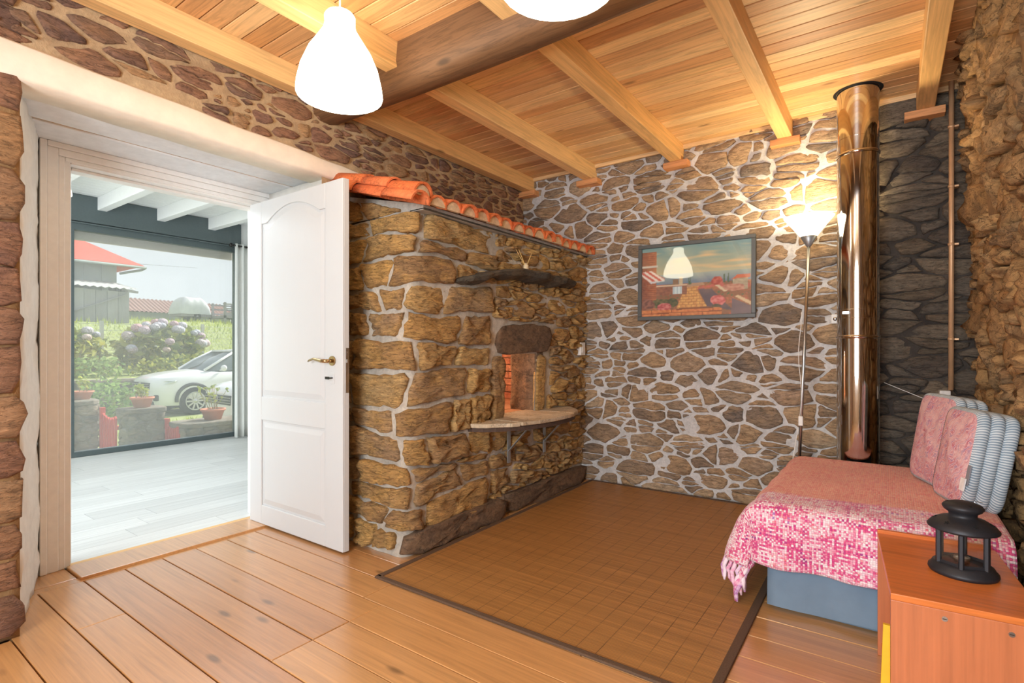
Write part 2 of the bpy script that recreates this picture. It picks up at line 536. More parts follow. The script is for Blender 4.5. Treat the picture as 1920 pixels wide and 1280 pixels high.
def lay_stones(parent, cells, fmap, mat, depth, gap, seed, most=300, name='stone', **kw):
    """the stones showing largest become single parts, what is left joins one part"""
    rg = random.Random(seed)
    todo = []
    for poly, s in cells:
        a = 0
        for i in range(len(poly)):
            p = poly[i]; q = poly[(i + 1) % len(poly)]
            a += p[0] * q[1] - p[1] * q[0]
        a = abs(a) / 2
        if a < 0.0004: continue
        cu = sum(p[0] for p in poly) / len(poly); cv = sum(p[1] for p in poly) / len(poly)
        c = fmap(cu, cv, 0)
        show = a / (c - CAMP).length_squared * (1 if in_view(c) else 0.001)
        todo.append((show, poly))
    todo.sort(key=lambda e: -e[0])
    rest = MB()
    for i, (sh, poly) in enumerate(todo):
        dep = depth[0] + (depth[1] - depth[0]) * rg.random() ** 1.3
        gp = rg.uniform(*gap)
        vs, fs, c = stone_geo(poly, fmap, dep, gp, rg, **kw)
        if i < most and sh > 0:
            me = mesh(name, [v - c for v in vs], fs, mat, True)
            put(name, me, parent, c)
        else:
            rest.add(vs, fs, True)
    if rest.v:
        o = rest.build(name + '_remainder', mat, parent, fix=False)
        o['kind'] = 'stuff'

def sheet(name, fmap, U, V, nu, nv, mat, amp=0.006, hole=None, freq=9.0, back=0.3, parent=None):
    """the mortar face of a wall: an uneven grid, closed behind by a skirt to the given thickness"""
    vs = []; fs = []
    for j in range(nv + 1):
        for i in range(nu + 1):
            u = U[0] + (U[1] - U[0]) * i / nu; v = V[0] + (V[1] - V[0]) * j / nv
            d = amp * (noise.noise(Vector((u * freq, v * freq, 3.1))) + 0.5 * noise.noise(Vector((u * freq * 2.7, v * freq * 2.7, 9.1))))
            vs.append(fmap(u, v, d))
    W = nu + 1
    for j in range(nv):
        for i in range(nu):
            u = U[0] + (U[1] - U[0]) * (i + 0.5) / nu; v = V[0] + (V[1] - V[0]) * (j + 0.5) / nv
            if hole and any(h[0] < u < h[2] and h[1] < v < h[3] for h in hole): continue
            fs.append((j * W + i, j * W + i + 1, (j + 1) * W + i + 1, (j + 1) * W + i))
    if back:
        ring = [i for i in range(W)] + [j * W + nu for j in range(1, nv + 1)] + [nv * W + i for i in range(nu - 1, -1, -1)] + [j * W for j in range(nv - 1, 0, -1)]
        uv = [(U[0] + (U[1] - U[0]) * (k % W) / nu, V[0] + (V[1] - V[0]) * (k // W) / nv) for k in ring]
        b0 = len(vs)
        vs += [fmap(u, v, -back) for u, v in uv]
        n = len(ring)
        for a in range(n):
            b = (a + 1) % n
            fs.append((ring[b], ring[a], b0 + a, b0 + b))
    me = mesh(name, vs, fs, mat, True)
    return put(name, me, parent)

def structure(o): o['kind'] = 'structure'; return o

# ---------------------------------------------------------------- back wall
YB = 3.98
def f_back(u, v, d): return Vector((u, YB - d - 0.012 * math.sin(u * 2.1 + v), v))
wall_back = structure(sheet('wall_back', f_back, (-3.3, -0.26), (0, 2.75), 150, 140, M['mortar_pale'], 0.010, back=0.4))
def shift(cells, du, dv): return [([(a + du, b + dv) for a, b in p], (s[0] + du, s[1] + dv)) for p, s in cells]
cb = shift(rubble(2.62, 2.66, 1.75, (0.15, 0.12, 0.1, 0.085, 0.07, 0.055, 0.042), 11), -2.87, 0.0)
lay_stones(wall_back, slabs(cb, 1), f_back, M['stone_back'], (0.008, 0.02), (0.003, 0.017), 3)
def f_dry(u, v, d): return Vector((u, YB + 0.025 - d, v))
wall_back_dry = structure(sheet('wall_back_recess', f_dry, (-0.27, 0.75), (0, 2.75), 40, 60, M['mortar_dark'], 0.006, back=0.4))
cd = shift(rubble(0.77, 2.66, 2.3, (0.22, 0.17, 0.13, 0.1, 0.075, 0.055), 21), -0.27, 0.0)
lay_stones(wall_back_dry, slabs(cd, 2, 0.11, 0.4), f_dry, M['stone_dry'], (0.018, 0.04), (0.002, 0.006), 5, rough=0.4)

# ---------------------------------------------------------------- right wall: rough rubble leaning a little inwards
def f_right(u, v, d): return Vector((0.475 - 0.05 * v - d + 0.012 * math.sin(u * 3.3), u, v))
wall_right = structure(sheet('wall_right', f_right, (-1.6, 4.0), (0, 2.75), 120, 60, M['mortar_earth'], 0.012, back=0.3))
cr = shift(rubble(3.2, 2.66, 1.55, (0.17, 0.13, 0.1, 0.08, 0.06, 0.045), 31), 0.8, 0.0)
lay_stones(wall_right, slabs(cr, 3, 0.12, 0.25), f_right, M['stone_right'], (0.012, 0.05), (0.002, 0.012), 7, rough=0.55, tilt=0.3)

# ---------------------------------------------------------------- left wall with the doorway
XL = -2.7
def f_left(u, v, d): return Vector((XL + d - 0.02 * (u > 2.0) * min(1, (u - 2.0)), u, v))
wall_left = structure(sheet('wall_left', f_left, (0.30, 3.99), (2.12, 2.75), 100, 24, M['mortar_sand'], 0.008, back=0.7))
sheet('oven_side_masonry', f_left, (1.86, 3.99), (0.0, 2.12), 60, 50, M['mortar_sand'], 0.008, back=0.0, parent=wall_left, hole=[(2.20, 0.4, 3.96, 1.45)])
cl = shift(rubble(3.55, 0.86, 2.3, (0.125, 0.10, 0.08, 0.062, 0.048, 0.036), 41), 0.43, 1.82)
cl = [c for c in cl if not (c[1][1] < 2.28 - 0.045 * (c[1][0] - 0.5) and c[1][0] < 2.24)]
cl = [(clip(p, 0, 1, 2.64), s) for p, s in cl]
lay_stones(wall_left, slabs([c for c in cl if len(c[0]) > 2], 4, 0.06, 0.17, 0.55), f_left, M['stone_left'], (0.008, 0.024), (0.008, 0.02), 9)
def f_pil(u, v, d): return Vector((XL + d, u, v))
pillar = structure(sheet('wall_left_pillar', f_pil, (-1.6, 0.545), (0, 2.75), 60, 60, M['mortar_earth'], 0.008, back=0.7))
rg = random.Random(5)
cells = []
z = 0.0
while z < 2.6:
    h = rg.uniform(0.11, 0.22); y = 0.556
    while y > -1.5:
        w = rg.uniform(0.22, 0.42)
        j = lambda: rg.uniform(-0.012, 0.012)
        cells.append(([(y - w, z + j()), (y - w / 2, z + j()), (y, z + j()), (y + j(), z + h / 2), (y, z + h + j()), (y - w / 2, z + h + j()), (y - w, z + h + j())], (y, z)))
        y -= w
    z += h
lay_stones(pillar, cells, f_pil, M['stone_left'], (0.014, 0.026), (0.002, 0.006), 15)
# plastered reveals of the doorway
def f_rev_l(u, v, d): return Vector((-2.725 - u * 0.645, 0.548 + u * 0.204 + d + 0.012 * noise.noise(Vector((v * 7, 2.0, u * 3))), v))
sheet('reveal_plaster', f_rev_l, (0, 1), (0, 2.13), 10, 60, M['plaster'], 0.012, back=0.05, parent=pillar)
def f_rev_r(u, v, d): return Vector((-2.72 - u * 0.62, 1.895 - d, v))
sheet('reveal_plaster', f_rev_r, (0, 1), (0, 2.11), 8, 20, M['plaster'], 0.006, back=0.04, parent=wall_left)
# lintel beam, its painted soffit boards
vs = []; fs = []
NL = 40
for i in range(NL + 1):
    y = 0.36 + (2.27 - 0.36) * i / NL
    zb = 2.118 - 0.022 * (i / NL) + 0.006 * noise.noise(Vector((y * 5, 0, 0)))
    zt = 2.262 - 0.075 * (i / NL) - 0.02 * max(0, i / NL - 0.85) / 0.15 + 0.007 * noise.noise(Vector((y * 4, 7, 0)))
    xo = -2.672 + 0.006 * noise.noise(Vector((y * 6, 3, 1)))
    ch = 0.012
    vs += [Vector(p) for p in ((-2.86, y, zb), (xo - ch, y, zb), (xo, y, zb + ch), (xo, y, zt - ch), (xo - ch, y, zt), (-2.86, y, zt))]
for i in range(NL):
    for k in range(6):
        k2 = (k + 1) % 6
        fs.append((i * 6 + k, (i + 1) * 6 + k, (i + 1) * 6 + k2, i * 6 + k2))
fs += [tuple(range(6)), tuple(reversed(range(NL * 6, NL * 6 + 6)))]
put('lintel_beam', mesh('lintel_beam', vs, fs, M['cream_paint'], True), wall_left, label='cream painted rough lintel beam')
MB().box(-3.075, 0.50, 2.118, -2.80, 1.93, 2.15).build('soffit_board', M['soffit_paint'], wall_left, bevel=0.004)
MB().box(-3.36, 0.55, 2.112, -3.085, 1.93, 2.145).build('soffit_board', M['soffit_paint'], wall_left, bevel=0.004)
MB().box(-3.40, 0.50, 2.15, -2.78, 1.93, 2.16).build('soffit_backing', M['black_gap'], wall_left)

# wall behind the photographer, with an assumed window opening for the added lamp
wf = MB()
wf.box(-2.75, -1.75, 0, -1.3, -1.6, 2.75).box(0.2, -1.75, 0, 0.6, -1.6, 2.75).box(-1.3, -1.75, 0, 0.2, -1.6, 0.7).box(-1.3, -1.75, 2.2, 0.2, -1.6, 2.75)
wall_front = structure(wf.build('wall_front', M['plaster']))

# ---------------------------------------------------------------- ceiling: boards, joists, old beam
ZC = 2.62
ceiling = structure(MB().box(-3.0, -1.7, 2.66, 0.6, 4.2, 2.74).build('ceiling', M['floor_dark']))
JX = [-2.64, -2.03, -1.30, -0.57, 0.17]
rg = random.Random(8)
y = -1.6; k = 0
while y < 3.97:
    w = 0.098
    y1 = min(y + w, 3.975)
    cut = sorted(rg.sample(JX[1:4], rg.choice([0, 1, 1])))
    xs = [-2.86] + cut + [0.36]
    for a, b in zip(xs, xs[1:]):
        MB().box(a + 0.0015, y + 0.002, ZC, b - 0.0015, y1 - 0.002, ZC + 0.022).build('ceiling_board', M['ceiling_pine'], ceiling, bevel=0.003, segs=1)
    y = y1; k += 1
for i, x in enumerate(JX):
    zb = 2.495 + rg.uniform(-0.004, 0.004)
    MB().box(x - 0.043, 1.93, zb, x + 0.043, 4.03, ZC + 0.001).build('joist', M['joist_pine'], ceiling, bevel=0.004)
    MB().box(x - 0.043, -1.6, zb, x + 0.043, 1.845, ZC + 0.001).build('joist', M['joist_pine'], ceiling, bevel=0.004)
    MB().box(x - 0.085 + rg.uniform(-.02, .02), 3.90, zb - 0.045, x + 0.09, 4.02, zb - 0.001).build('joist_pad', M['pad_pine'], ceiling, bevel=0.003)
MB().box(-2.7, 3.955, ZC - 0.03, 0.36, 3.975, ZC).build('edge_strip', M['ceiling_pine'], ceiling, bevel=0.002)
vs = []; fs = []
prof = [(1.80, 2.62), (1.797, 2.52), (1.81, 2.445), (1.845, 2.415), (1.91, 2.412), (1.965, 2.43), (1.992, 2.475), (1.995, 2.62)]
NB = 60
for i in range(NB + 1):
    x = -2.85 + 3.25 * i / NB
    for j, (py, pz) in enumerate(prof):
        nz = noise.noise(Vector((x * 2.2, j * 0.9, 4))) * 0.012 + noise.noise(Vector((x * 7, j * 1.7, 8))) * 0.004
        vs.append(Vector((x, py + nz * (1 if j in (1, 2, 5, 6) else 0.3), pz + (nz + 0.012 * math.sin(x * 1.7 + 1)) * (1 if 2 <= j <= 5 else 0))))
m = len(prof)
for i in range(NB):
    for j in range(m - 1):
        fs.append((i * m + j, i * m + j + 1, (i + 1) * m + j + 1, (i + 1) * m + j))
put('beam', mesh('beam', vs, fs, M['old_oak'], True), ceiling, label='dark old hewn beam across the ceiling')

# ---------------------------------------------------------------- floor
floor = structure(MB().box(-3.5, -1.7, -0.10, 0.6, 4.1, -0.024).build('floor', M['floor_dark']))
rg = random.Random(4)
for k in range(-14, 21):
    y0 = 0.685 + 0.1655 * k; y1 = min(y0 + 0.1655, 3.975)
    if y0 > 3.9: break
    left = -3.10 if (y0 > 0.5 and y1 < 1.9) else -2.69
    right = 0.44
    if k == -1: left = -3.10
    fixed = {0: [-2.58, -1.0], 1: [-1.35], 2: [-1.77, 0.1], 3: [-1.77], 4: [-1.77, -0.3], 5: [-1.89], 6: [-0.9]}
    xs = fixed.get(k, [rg.uniform(-1.9, -0.4)])
    xs = [left] + xs + [right]
    for a, b in zip(xs, xs[1:]):
        g = 0.0028 if a > -2.0 else 0.0045
        MB().box(a + 0.0018, y0 + g * 0.6, -0.022, b - 0.0018, y1 - g * 0.6, 0.0 + rg.uniform(-0.0008, 0.0006)).build('floor_board', M['floor_pine'], floor, bevel=0.002, segs=1)
MB().box(-3.16, 0.55, -0.022, -3.103, 1.86, -0.002).build('floor_board', M['floor_pine'], floor, bevel=0.002, segs=1)
MB().box(-3.335, 0.845, -0.02, -3.12, 1.84, 0.012).build('threshold_board', M['floor_pine'], floor, bevel=0.004)
MB().box(-3.345, 0.58, -0.02, -3.16, 0.842, 0.0).build('threshold_board', M['floor_pine'], floor, bevel=0.004)
MB().box(-3.375, 0.86, -0.02, -3.337, 1.838, 0.010).build('threshold_strip', M['joist_pine'], floor, bevel=0.003)

# ---------------------------------------------------------------- door frame and door leaf
door_1 = thing('door_1', 'white panelled door standing open inwards with brass lever handle, in a white moulded frame', 'door', (-3.30, 1.775, 0), kind='structure')
def dbox(name, x0, y0, z0, x1, y1, z1, mat='white_paint', bevel=0.003):   # world coordinates
    return MB().box(x0 + 3.30, y0 - 1.775, z0, x1 + 3.30, y1 - 1.775, z1).build(name, M[mat], door_1, bevel=bevel)
dbox('door_jamb', -3.49, 0.835, 0.0, -3.345, 0.866, 2.045)
dbox('door_jamb', -3.49, 1.840, 0.0, -3.345, 1.868, 2.045)
dbox('door_head', -3.49, 0.867, 2.022, -3.345, 1.839, 2.055)
dbox('door_stop', -3.47, 0.866, 0.0, -3.40, 0.882, 2.022)
dbox('door_stop', -3.47, 0.883, 2.006, -3.40, 1.838, 2.022)
for a, b, xo in ((0.742, 0.770, -3.322), (0.770, 0.815, -3.330), (0.815, 0.842, -3.337)):
    dbox('casing', -3.36, a, 0.0, xo, b, {0.742: 2.112, 0.770: 2.085, 0.815: 2.05}[a], bevel=0.004)
for a, b, xo, ys in ((2.085, 2.112, -3.322, 0.7702), (2.05, 2.085, -3.330, 0.8152), (2.03, 2.05, -3.337, 0.8422)):
    dbox('casing', -3.36, ys, a, xo, 1.93, b, bevel=0.004)
dbox('casing', -3.36, 1.869, 0.0, -3.33, 1.93, 2.029, bevel=0.004)
dbox('rubber_seal', -3.352, 0.86, 2.026, -3.346, 1.82, 2.034, 'black_gap', 0)
LW, LH, Y0 = 0.94, 2.005, -0.020
P0, P1 = 0.135, 0.785
MB().box(0, -0.013, 0.012, LW, 0.020, LH).build('leaf_core', M['door_paint'], door_1, bevel=0.002)
def leaf(name, poly, d0=-0.021, d1=-0.0125, bevel=0.005):
    return MB().prism(poly, d0, d1, 'y').build(name, M['door_paint'], door_1, bevel=bevel, segs=2)
leaf('stile', [(0, 0.012), (P0, 0.012), (P0, LH), (0, LH)])
leaf('stile', [(P1, 0.012), (LW, 0.012), (LW, LH), (P1, LH)])
leaf('rail', [(P0, 0.012), (P1, 0.012), (P1, 0.13), (P0, 0.13)])
leaf('rail', [(P0, 0.655), (P1, 0.655), (P1, 0.80), (P0, 0.80)])
def arch(inset, n=24):
    pts = []
    for i in range(n + 1):
        s = i / n
        x = (P0 + inset) + (P1 - P0 - 2 * inset) * s
        q = min(1, max(0, (s - 0.10) / 0.80))
        e = math.sin(math.pi * q)
        z = 1.865 + 0.082 * (e ** 0.8 if e > 0 else 0) - inset
        pts.append((x, z))
    return pts
ar = arch(0.0)
leaf('rail', ar + [(P1, LH), (P0, LH)])
def panel(poly_out, poly_in):
    n = len(poly_out)
    vs = [(a, -0.0135, b) for a, b in poly_out] + [(a, -0.020, b) for a, b in poly_in]
    fs = [tuple(range(n, 2 * n))] + [(i, (i + 1) % n, n + (i + 1) % n, n + i) for i in range(n)]
    put('panel', MB().add(vs, fs).mesh('panel', M['door_paint']), door_1)
def rect(a, b, c, d): return [(a, b), (c, b), (c, d), (a, d)]
a1 = arch(0.012); a2 = arch(0.042)
panel([(P0 + .012, 0.812), (P1 - .012, 0.812)] + a1[::-1], [(P0 + .042, 0.842), (P1 - .042, 0.842)] + a2[::-1])
panel(rect(P0 + .012, 0.142, P1 - .012, 0.643), rect(P0 + .042, 0.172, P1 - .042, 0.613))
M['brass'] = plain('brass', rgb(176, 150, 110), 0.28, 1.0, var=0.05)
M['steel'] = plain('steel', rgb(190, 190, 188), 0.3, 1.0, var=0.05)
M['dark_metal'] = plain('dark_metal', rgb(60, 58, 56), 0.4, 0.8, var=0.05)
hd = MB(); hd.tube([(0.855, -0.021, 1.03), (0.855, -0.03, 1.03)], 0.026, 20)
hob = hd.build('handle_rose', M['brass'], door_1, 'round brass handle rose')
lv = MB(); lv.tube([(0.855, -0.03, 1.03), (0.855, -0.062, 1.03)], 0.010, 12)
lv.tube([(0.86, -0.062, 1.03), (0.81, -0.064, 1.03), (0.775, -0.064, 1.036), (0.74, -0.062, 1.04), (0.70, -0.06, 1.032), (0.685, -0.058, 1.026)], [0.010, 0.010, 0.009, 0.007, 0.006, 0.005], 10)
lv.build('lever', M['brass'], hob, 'curved brass lever')
MB().box(0.838, -0.0235, 0.905, 0.872, -0.021, 0.965).build('key_plate', M['door_paint'], door_1, bevel=0.001)
ky = MB(); ky.tube([(0.855, -0.0235, 0.938), (0.855, -0.045, 0.938)], 0.004, 8); ky.cbox((0.838, -0.045, 0.938), (0.036, 0.003, 0.014))
ky.build('key', M['dark_metal'], door_1, 'dark key in the lock')
MB().box(LW, -0.002, 0.86, LW + 0.0015, 0.016, 1.10).build('lock_plate', M['steel'], door_1)
MB().box(LW, 0.002, 1.02, LW + 0.010, 0.012, 1.04).build('latch', M['steel'], door_1, bevel=0.002)
for zz in (0.25, 1.75):
    MB().tube([(-0.012, 0.0, zz - 0.045), (-0.012, 0.0, zz + 0.045)], 0.007, 10).build('hinge', M['steel'], door_1)

# ---------------------------------------------------------------- sunroom beyond the doorway
XW = -6.67
sun_floor = structure(MB().box(-6.75, -2.0, -0.10, -3.38, 4.6, -0.012).build('floor_sunroom', M['sun_floor']))
rg = random.Random(6)
x = -6.62
while x < -3.4:
    y = -1.9 - rg.uniform(0, 0.9)
    x1 = min(x + 0.19, -3.378)
    while y < 4.5:
        L = 1.25
        MB().box(x + 0.0008, max(-1.95, y) + 0.0008, -0.012, x1 - 0.0008, min(4.55, y + L) - 0.0008, 0.0).build('laminate_plank', M['sun_floor'], sun_floor)
        y += L
    x = x1
sun_ceil = structure(MB().box(-6.75, -2.0, 2.66, -3.45, 4.6, 2.72).build('ceiling_sunroom', M['sun_ceiling']))
x = -6.7
while x < -3.45:
    x1 = x + 0.098
    MB().box(x + 0.0025, -1.98, 2.642, x1 - 0.0025, 4.58, 2.66).build('ceiling_board', M['sun_ceiling'], sun_ceil, bevel=0.003, segs=1)
    x = x1
for i in range(-6, 5):
    y = 1.965 + 0.54 * i
    MB().box(-6.60, y - 0.04, 2.51, -3.45, y + 0.04, 2.642).build('rafter', M['sun_ceiling'], sun_ceil, bevel=0.003)
structure(MB().box(-6.75, 4.55, 0, -3.45, 4.65, 2.7).build('wall_sunroom_far', M['sun_wall']))
ws = MB().box(-3.45, 1.87, 0, -3.40, 4.6, 2.7).box(-3.45, -2.0, 0, -3.40, 0.74, 2.7).box(-3.45, 0.74, 2.06, -3.40, 1.87, 2.7)
structure(ws.build('wall_sunroom_house', M['sun_wall']))
we = MB().box(-6.75, -2.1, 0, -3.45, -2.0, 0.15).box(-6.75, -2.1, 2.45, -3.45, -2.0, 2.7)  # assumed opening left between the strips, the added lamp stands in it
structure(we.build('wall_sunroom_end', M['sun_wall']))
structure(MB().box(-6.75, 3.40, 0, -6.62, 4.6, 2.7).build('wall_sunroom_window_side', M['sun_wall']))
fill_lamp_frame = thing('fill_lamp_frame', 'added frame with pane around the unseen fill lamp under the sunroom ceiling', 'window', (-4.25, 1.35, 2.487), kind='structure')  # made-up roof light, frame and pane dressing the added lamp
for x0, y0, x1, y1 in ((-0.66, -1.06, -0.61, 1.06), (0.61, -1.06, 0.66, 1.06), (-0.61, -1.06, 0.61, -1.01), (-0.61, 1.01, 0.61, 1.06)):
    MB().box(x0, y0, -0.02, x1, y1, 0.02).build('frame_bar', M['sun_ceiling'], fill_lamp_frame, bevel=0.003)
MB().box(-0.61, -1.01, 0.004, 0.61, 1.01, 0.010).build('pane', M['glass'], fill_lamp_frame)
window_1 = thing('window_1', 'wide fixed sunroom window in a dark grey aluminium frame looking onto the garden', 'window', (XW, 1.7, 0), kind='structure')
def wbox(name, x0, y0, z0, x1, y1, z1, mat='grey_frame', bevel=0.004):
    return MB().box(x0 - XW, y0 - 1.7, z0, x1 - XW, y1 - 1.7, z1).build(name, M[mat], window_1, bevel=bevel)
wbox('frame_bar', -6.71, -1.9, 0.0, -6.63, 3.40, 0.055)
wbox('frame_bar', -6.71, -1.9, 2.285, -6.63, 3.40, 2.36)
wbox('frame_bar', -6.71, 3.34, 0.05, -6.63, 3.40, 2.29)
wbox('frame_bar', -6.71, 1.685, 0.05, -6.63, 1.745, 2.29)
wbox('frame_bar', -6.71, -0.10, 0.05, -6.63, -0.04, 2.29)
wbox('header_beam', -6.74, -1.9, 2.36, -6.60, 3.40, 2.64)
wbox('frame_groove', -6.628, -1.9, 2.35, -6.60, 3.40, 2.375)
wbox('pane', -6.672, 1.745, 0.055, -6.668, 3.34, 2.285, 'window_glass', 0)
wbox('pane', -6.672, -0.04, 0.055, -6.668, 1.685, 2.285, 'window_glass', 0)
wbox('pane', -6.672, -1.9, 0.055, -6.668, -0.10, 2.285, 'window_glass', 0)
M['awning'] = plain('awning', rgb(206, 196, 192), 0.8)  # pale tone of a roller blind's reflection, put into the colour
wbox('blind_reflection_strip', -6.86, -1.9, 2.215, -6.82, 3.40, 2.40, 'awning', 0.01)  # added strip in place of the blind's reflection in the glass

# ---------------------------------------------------------------- old bread oven in the left corner
OV_L = 0.62
def oven_corner(v):
    s = min(1.0, v / 1.87)
    return Vector((-2.06 - 0.08 * s, 1.90 + 0.15 * s, 0))
def f_oven(u, v, d):
    C = oven_corner(v)
    A = Vector((C.x - OV_L, C.y + 0.02, 0)); B = Vector((-2.12 + 0.02 * v, 3.985, 0))
    r = 0.09
    ua = (u - OV_L)
    if ua < -r:
        p = C + (A - C).normalized() * (-ua); n = Vector((0, -1, 0))
    elif ua > r:
        p = C + (B - C).normalized() * ua; n = Vector((1, 0, 0))
    else:
        t = (ua + r) / (2 * r)
        a = C + (A - C).normalized() * r; b = C + (B - C).normalized() * r
        p = a * (1 - t) ** 2 + C * 2 * t * (1 - t) + b * t * t
        n = (Vector((0, -1, 0)) * (1 - t) + Vector((1, 0, 0)) * t).normalized()
    q = p + n * d
    return Vector((q.x, q.y, v))
UM0, UM1, VM0, VM1 = 1.463, 1.873, 0.635, 1.065
oven = thing('bread_oven', 'old stone bread oven with a small mouth and a clay tiled roof in the corner', 'oven', (-2.4, 2.9, 0))
OFF = Vector((-2.4, 2.9, 0))
def f_ov(u, v, d): return f_oven(u, v, d) - OFF
sheet('mortar_body', f_ov, (0.0, 2.70), (0.0, 1.87), 130, 90, M['mortar_oven'], 0.010, hole=[(UM0, VM0, UM1, VM1)], back=0.0, parent=oven)
co = rubble(2.70, 2.06, 2.1, (0.30, 0.25, 0.2, 0.16, 0.125, 0.095, 0.07, 0.05), 77, ok=lambda p, r: r < 0.135 or p[0] < 1.36, tries=700)
co = slabs(co, 6, 0.10, 0.24, 0.5)
# big quoin stones laid in courses round the near corner, small rubble beyond them
rq = random.Random(23)
UQ = 1.34
co = [(clip(p, -1, 0, -UQ - 0.02 * math.sin(9 * s_[1])), s_) for p, s_ in co]
co = [c for c in co if len(c[0]) >= 3]
rows_ = [0.0, 0.13]
while rows_[-1] < 2.05: rows_.append(rows_[-1] + rq.choice([0.085, 0.13, 0.15, 0.17, 0.19]))
def wave(k, u): return rows_[k] + 0.022 * noise.noise(Vector((u * 3.0, k * 5.3, 0.5))) + 0.010 * noise.noise(Vector((u * 9.0, k * 5.3, 3.5))) + 0.03 * math.sin(u * 2.6 + k * 1.7)
quoins = []
for k in range(len(rows_) - 1):
    u = 0.0; joints = [0.0]
    u = rq.uniform(0.10, 0.38)
    while u < UQ - 0.12:
        joints.append(u); u += rq.uniform(0.16, 0.30) if rq.random() < 0.35 else rq.uniform(0.34, 0.58)
    joints.append(UQ)
    if k == 0: joints = [0.0, 0.22, 0.40, 0.585]
    sl = [rq.uniform(-0.035, 0.035) for _ in joints]; sl[0] = sl[-1] = 0
    for (a, sa), (b, sb) in zip(zip(joints, sl), zip(joints[1:], sl[1:])):
        m_ = max(2, int((b - a) / 0.09))
        bot = [(a - sa + (b - sb - a + sa) * i / m_, wave(k, a + (b - a) * i / m_)) for i in range(m_ + 1)]
        top = [(a + sa + (b + sb - a - sa) * i / m_, wave(k + 1, a + (b - a) * i / m_)) for i in range(m_ + 1)]
        if k > 0 or b < 0.60: quoins.append(([(p_[0], max(0.004, p_[1])) for p_ in bot + top[::-1]], ((a + b) / 2, rows_[k])))
def top_cut(p): return clip(p, 0.27, 1, 1.86 + 0.27 * OV_L) if sum(q[0] for q in p) / len(p) < OV_L else clip(p, 0, 1, 1.86)
quoins = [(top_cut(p), s_) for p, s_ in quoins]
quoins = [c for c in quoins if len(c[0]) >= 3 and max(q[1] for q in c[0]) - min(q[1] for q in c[0]) > 0.03]
co = [(clip(p, 0.27, 1, 1.86 + 0.27 * OV_L) if sum(q[0] for q in p) / len(p) < OV_L else clip(p, 0, 1, 1.86), s_) for p, s_ in co]
co = [c for c in co if len(c[0]) >= 3]
co = keep_out(co, (1.325, 0.60, 2.04, 1.285))
co = keep_out(co, (0.55, -0.1, 2.71, 0.13))
CAMP0 = CAMP
CAMP = CAMP0 - OFF
_iv = in_view
in_view = lambda p, m=0.12: _iv(Vector(p) + OFF, m)
lay_stones(oven, keep_out(quoins, (1.325, 0.60, 2.04, 1.285)), f_ov, M['stone_oven'], (0.020, 0.042), (0.008, 0.019), 17, most=120, n=30, rough=0.6, tilt=0.12,
           rings=((1.0, -1.0), (1.0, 0.35), (0.97, 0.8), (0.90, 0.98), (0.75, 1.0), (0.55, 1.0), (0.28, 1.0)))
lay_stones(oven, co, f_ov, M['stone_oven'], (0.016, 0.044), (0.006, 0.014), 13, most=175, n=20, rough=0.75, tilt=0.2,
           rings=((1.0, -1.0), (0.995, 0.35), (0.955, 0.85), (0.82, 1.0), (0.6, 1.0), (0.32, 1.03)))
in_view = _iv
CAMP = CAMP0
def single_stone(name, poly, depth, mat, seed, gap=0.004, **kw):
    vs, fs, c = stone_geo(poly, f_ov, depth, gap, random.Random(seed), n=22, rough=0.3, tilt=0.05,
                          rings=((1.0, -1.0), (1.0, 0.5), (0.975, 0.92), (0.9, 1.0), (0.6, 1.0), (0.3, 1.0)), **kw)
    return put(name, mesh(name, [v - c for v in vs], fs, mat, True), oven, c)
M['stone_sooty'] = stone_mat('stone_sooty', [rgb(112, 88, 66), rgb(128, 100, 74)], rgb(92, 76, 64), 0.6, 1.5, 0.7)
M['stone_slate'] = stone_mat('stone_slate', [rgb(66, 62, 56), rgb(84, 78, 68)], rgb(120, 100, 72), 0.5, 2.0, 0.8)
single_stone('mouth_lintel', [(1.365, 1.065), (1.6, 1.05), (2.03, 1.08), (2.025, 1.26), (1.75, 1.275), (1.375, 1.245)], 0.032, M['stone_sooty'], 1)
single_stone('mouth_jamb', [(1.335, 0.61), (1.455, 0.60), (1.462, 1.06), (1.345, 1.05)], 0.04, M['stone_oven'], 2)
single_stone('mouth_jamb', [(1.885, 0.62), (1.985, 0.62), (1.98, 1.05), (1.882, 1.055)], 0.02, M['stone_oven'], 3)
single_stone('plinth_stone', [(0.60, 0.002), (1.5, 0.002), (1.5, 0.135), (1.0, 0.14), (0.60, 0.12)], 0.055, M['stone_sooty'], 4)
single_stone('plinth_stone', [(1.51, 0.002), (2.66, 0.002), (2.66, 0.125), (2.1, 0.135), (1.51, 0.13)], 0.06, M['stone_sooty'], 5)
# inside of the oven
def bx(name, x0, y0, z0, x1, y1, z1, mat, parent=oven, bevel=0.0, label=None):
    return MB().box(x0 + 2.4, y0 - 2.9, z0, x1 + 2.4, y1 - 2.9, z1).build(name, M[mat], parent, bevel=bevel, label=label)
M['oven_clay'] = mortar_mat('oven_clay', rgb(196, 140, 104), rgb(220, 170, 130))
M['brick'] = stone_mat('brick', [rgb(190, 126, 96), rgb(206, 146, 114), rgb(176, 112, 84), rgb(214, 160, 128)], rgb(212, 172, 144), 0.4, 1.0, 0.5)
bx('oven_floor', -3.38, 2.40, 0.58, -2.335, 3.93, 0.642, 'oven_clay')
bx('mouth_sill', -2.334, 2.80, 0.58, -2.07, 3.25, 0.640, 'oven_clay')
sheet('mouth_cheek', lambda u, v, d: Vector((u + 2.4, 3.238 - d - 2.9, v)), (-2.33, -2.10), (0.63, 1.08), 14, 22, M['stone_sooty'], 0.022, freq=14, back=0.09, parent=oven)
bx('mouth_cheek', -2.32, 2.73, 0.62, -2.12, 2.815, 1.10, 'stone_sooty', bevel=0.012)
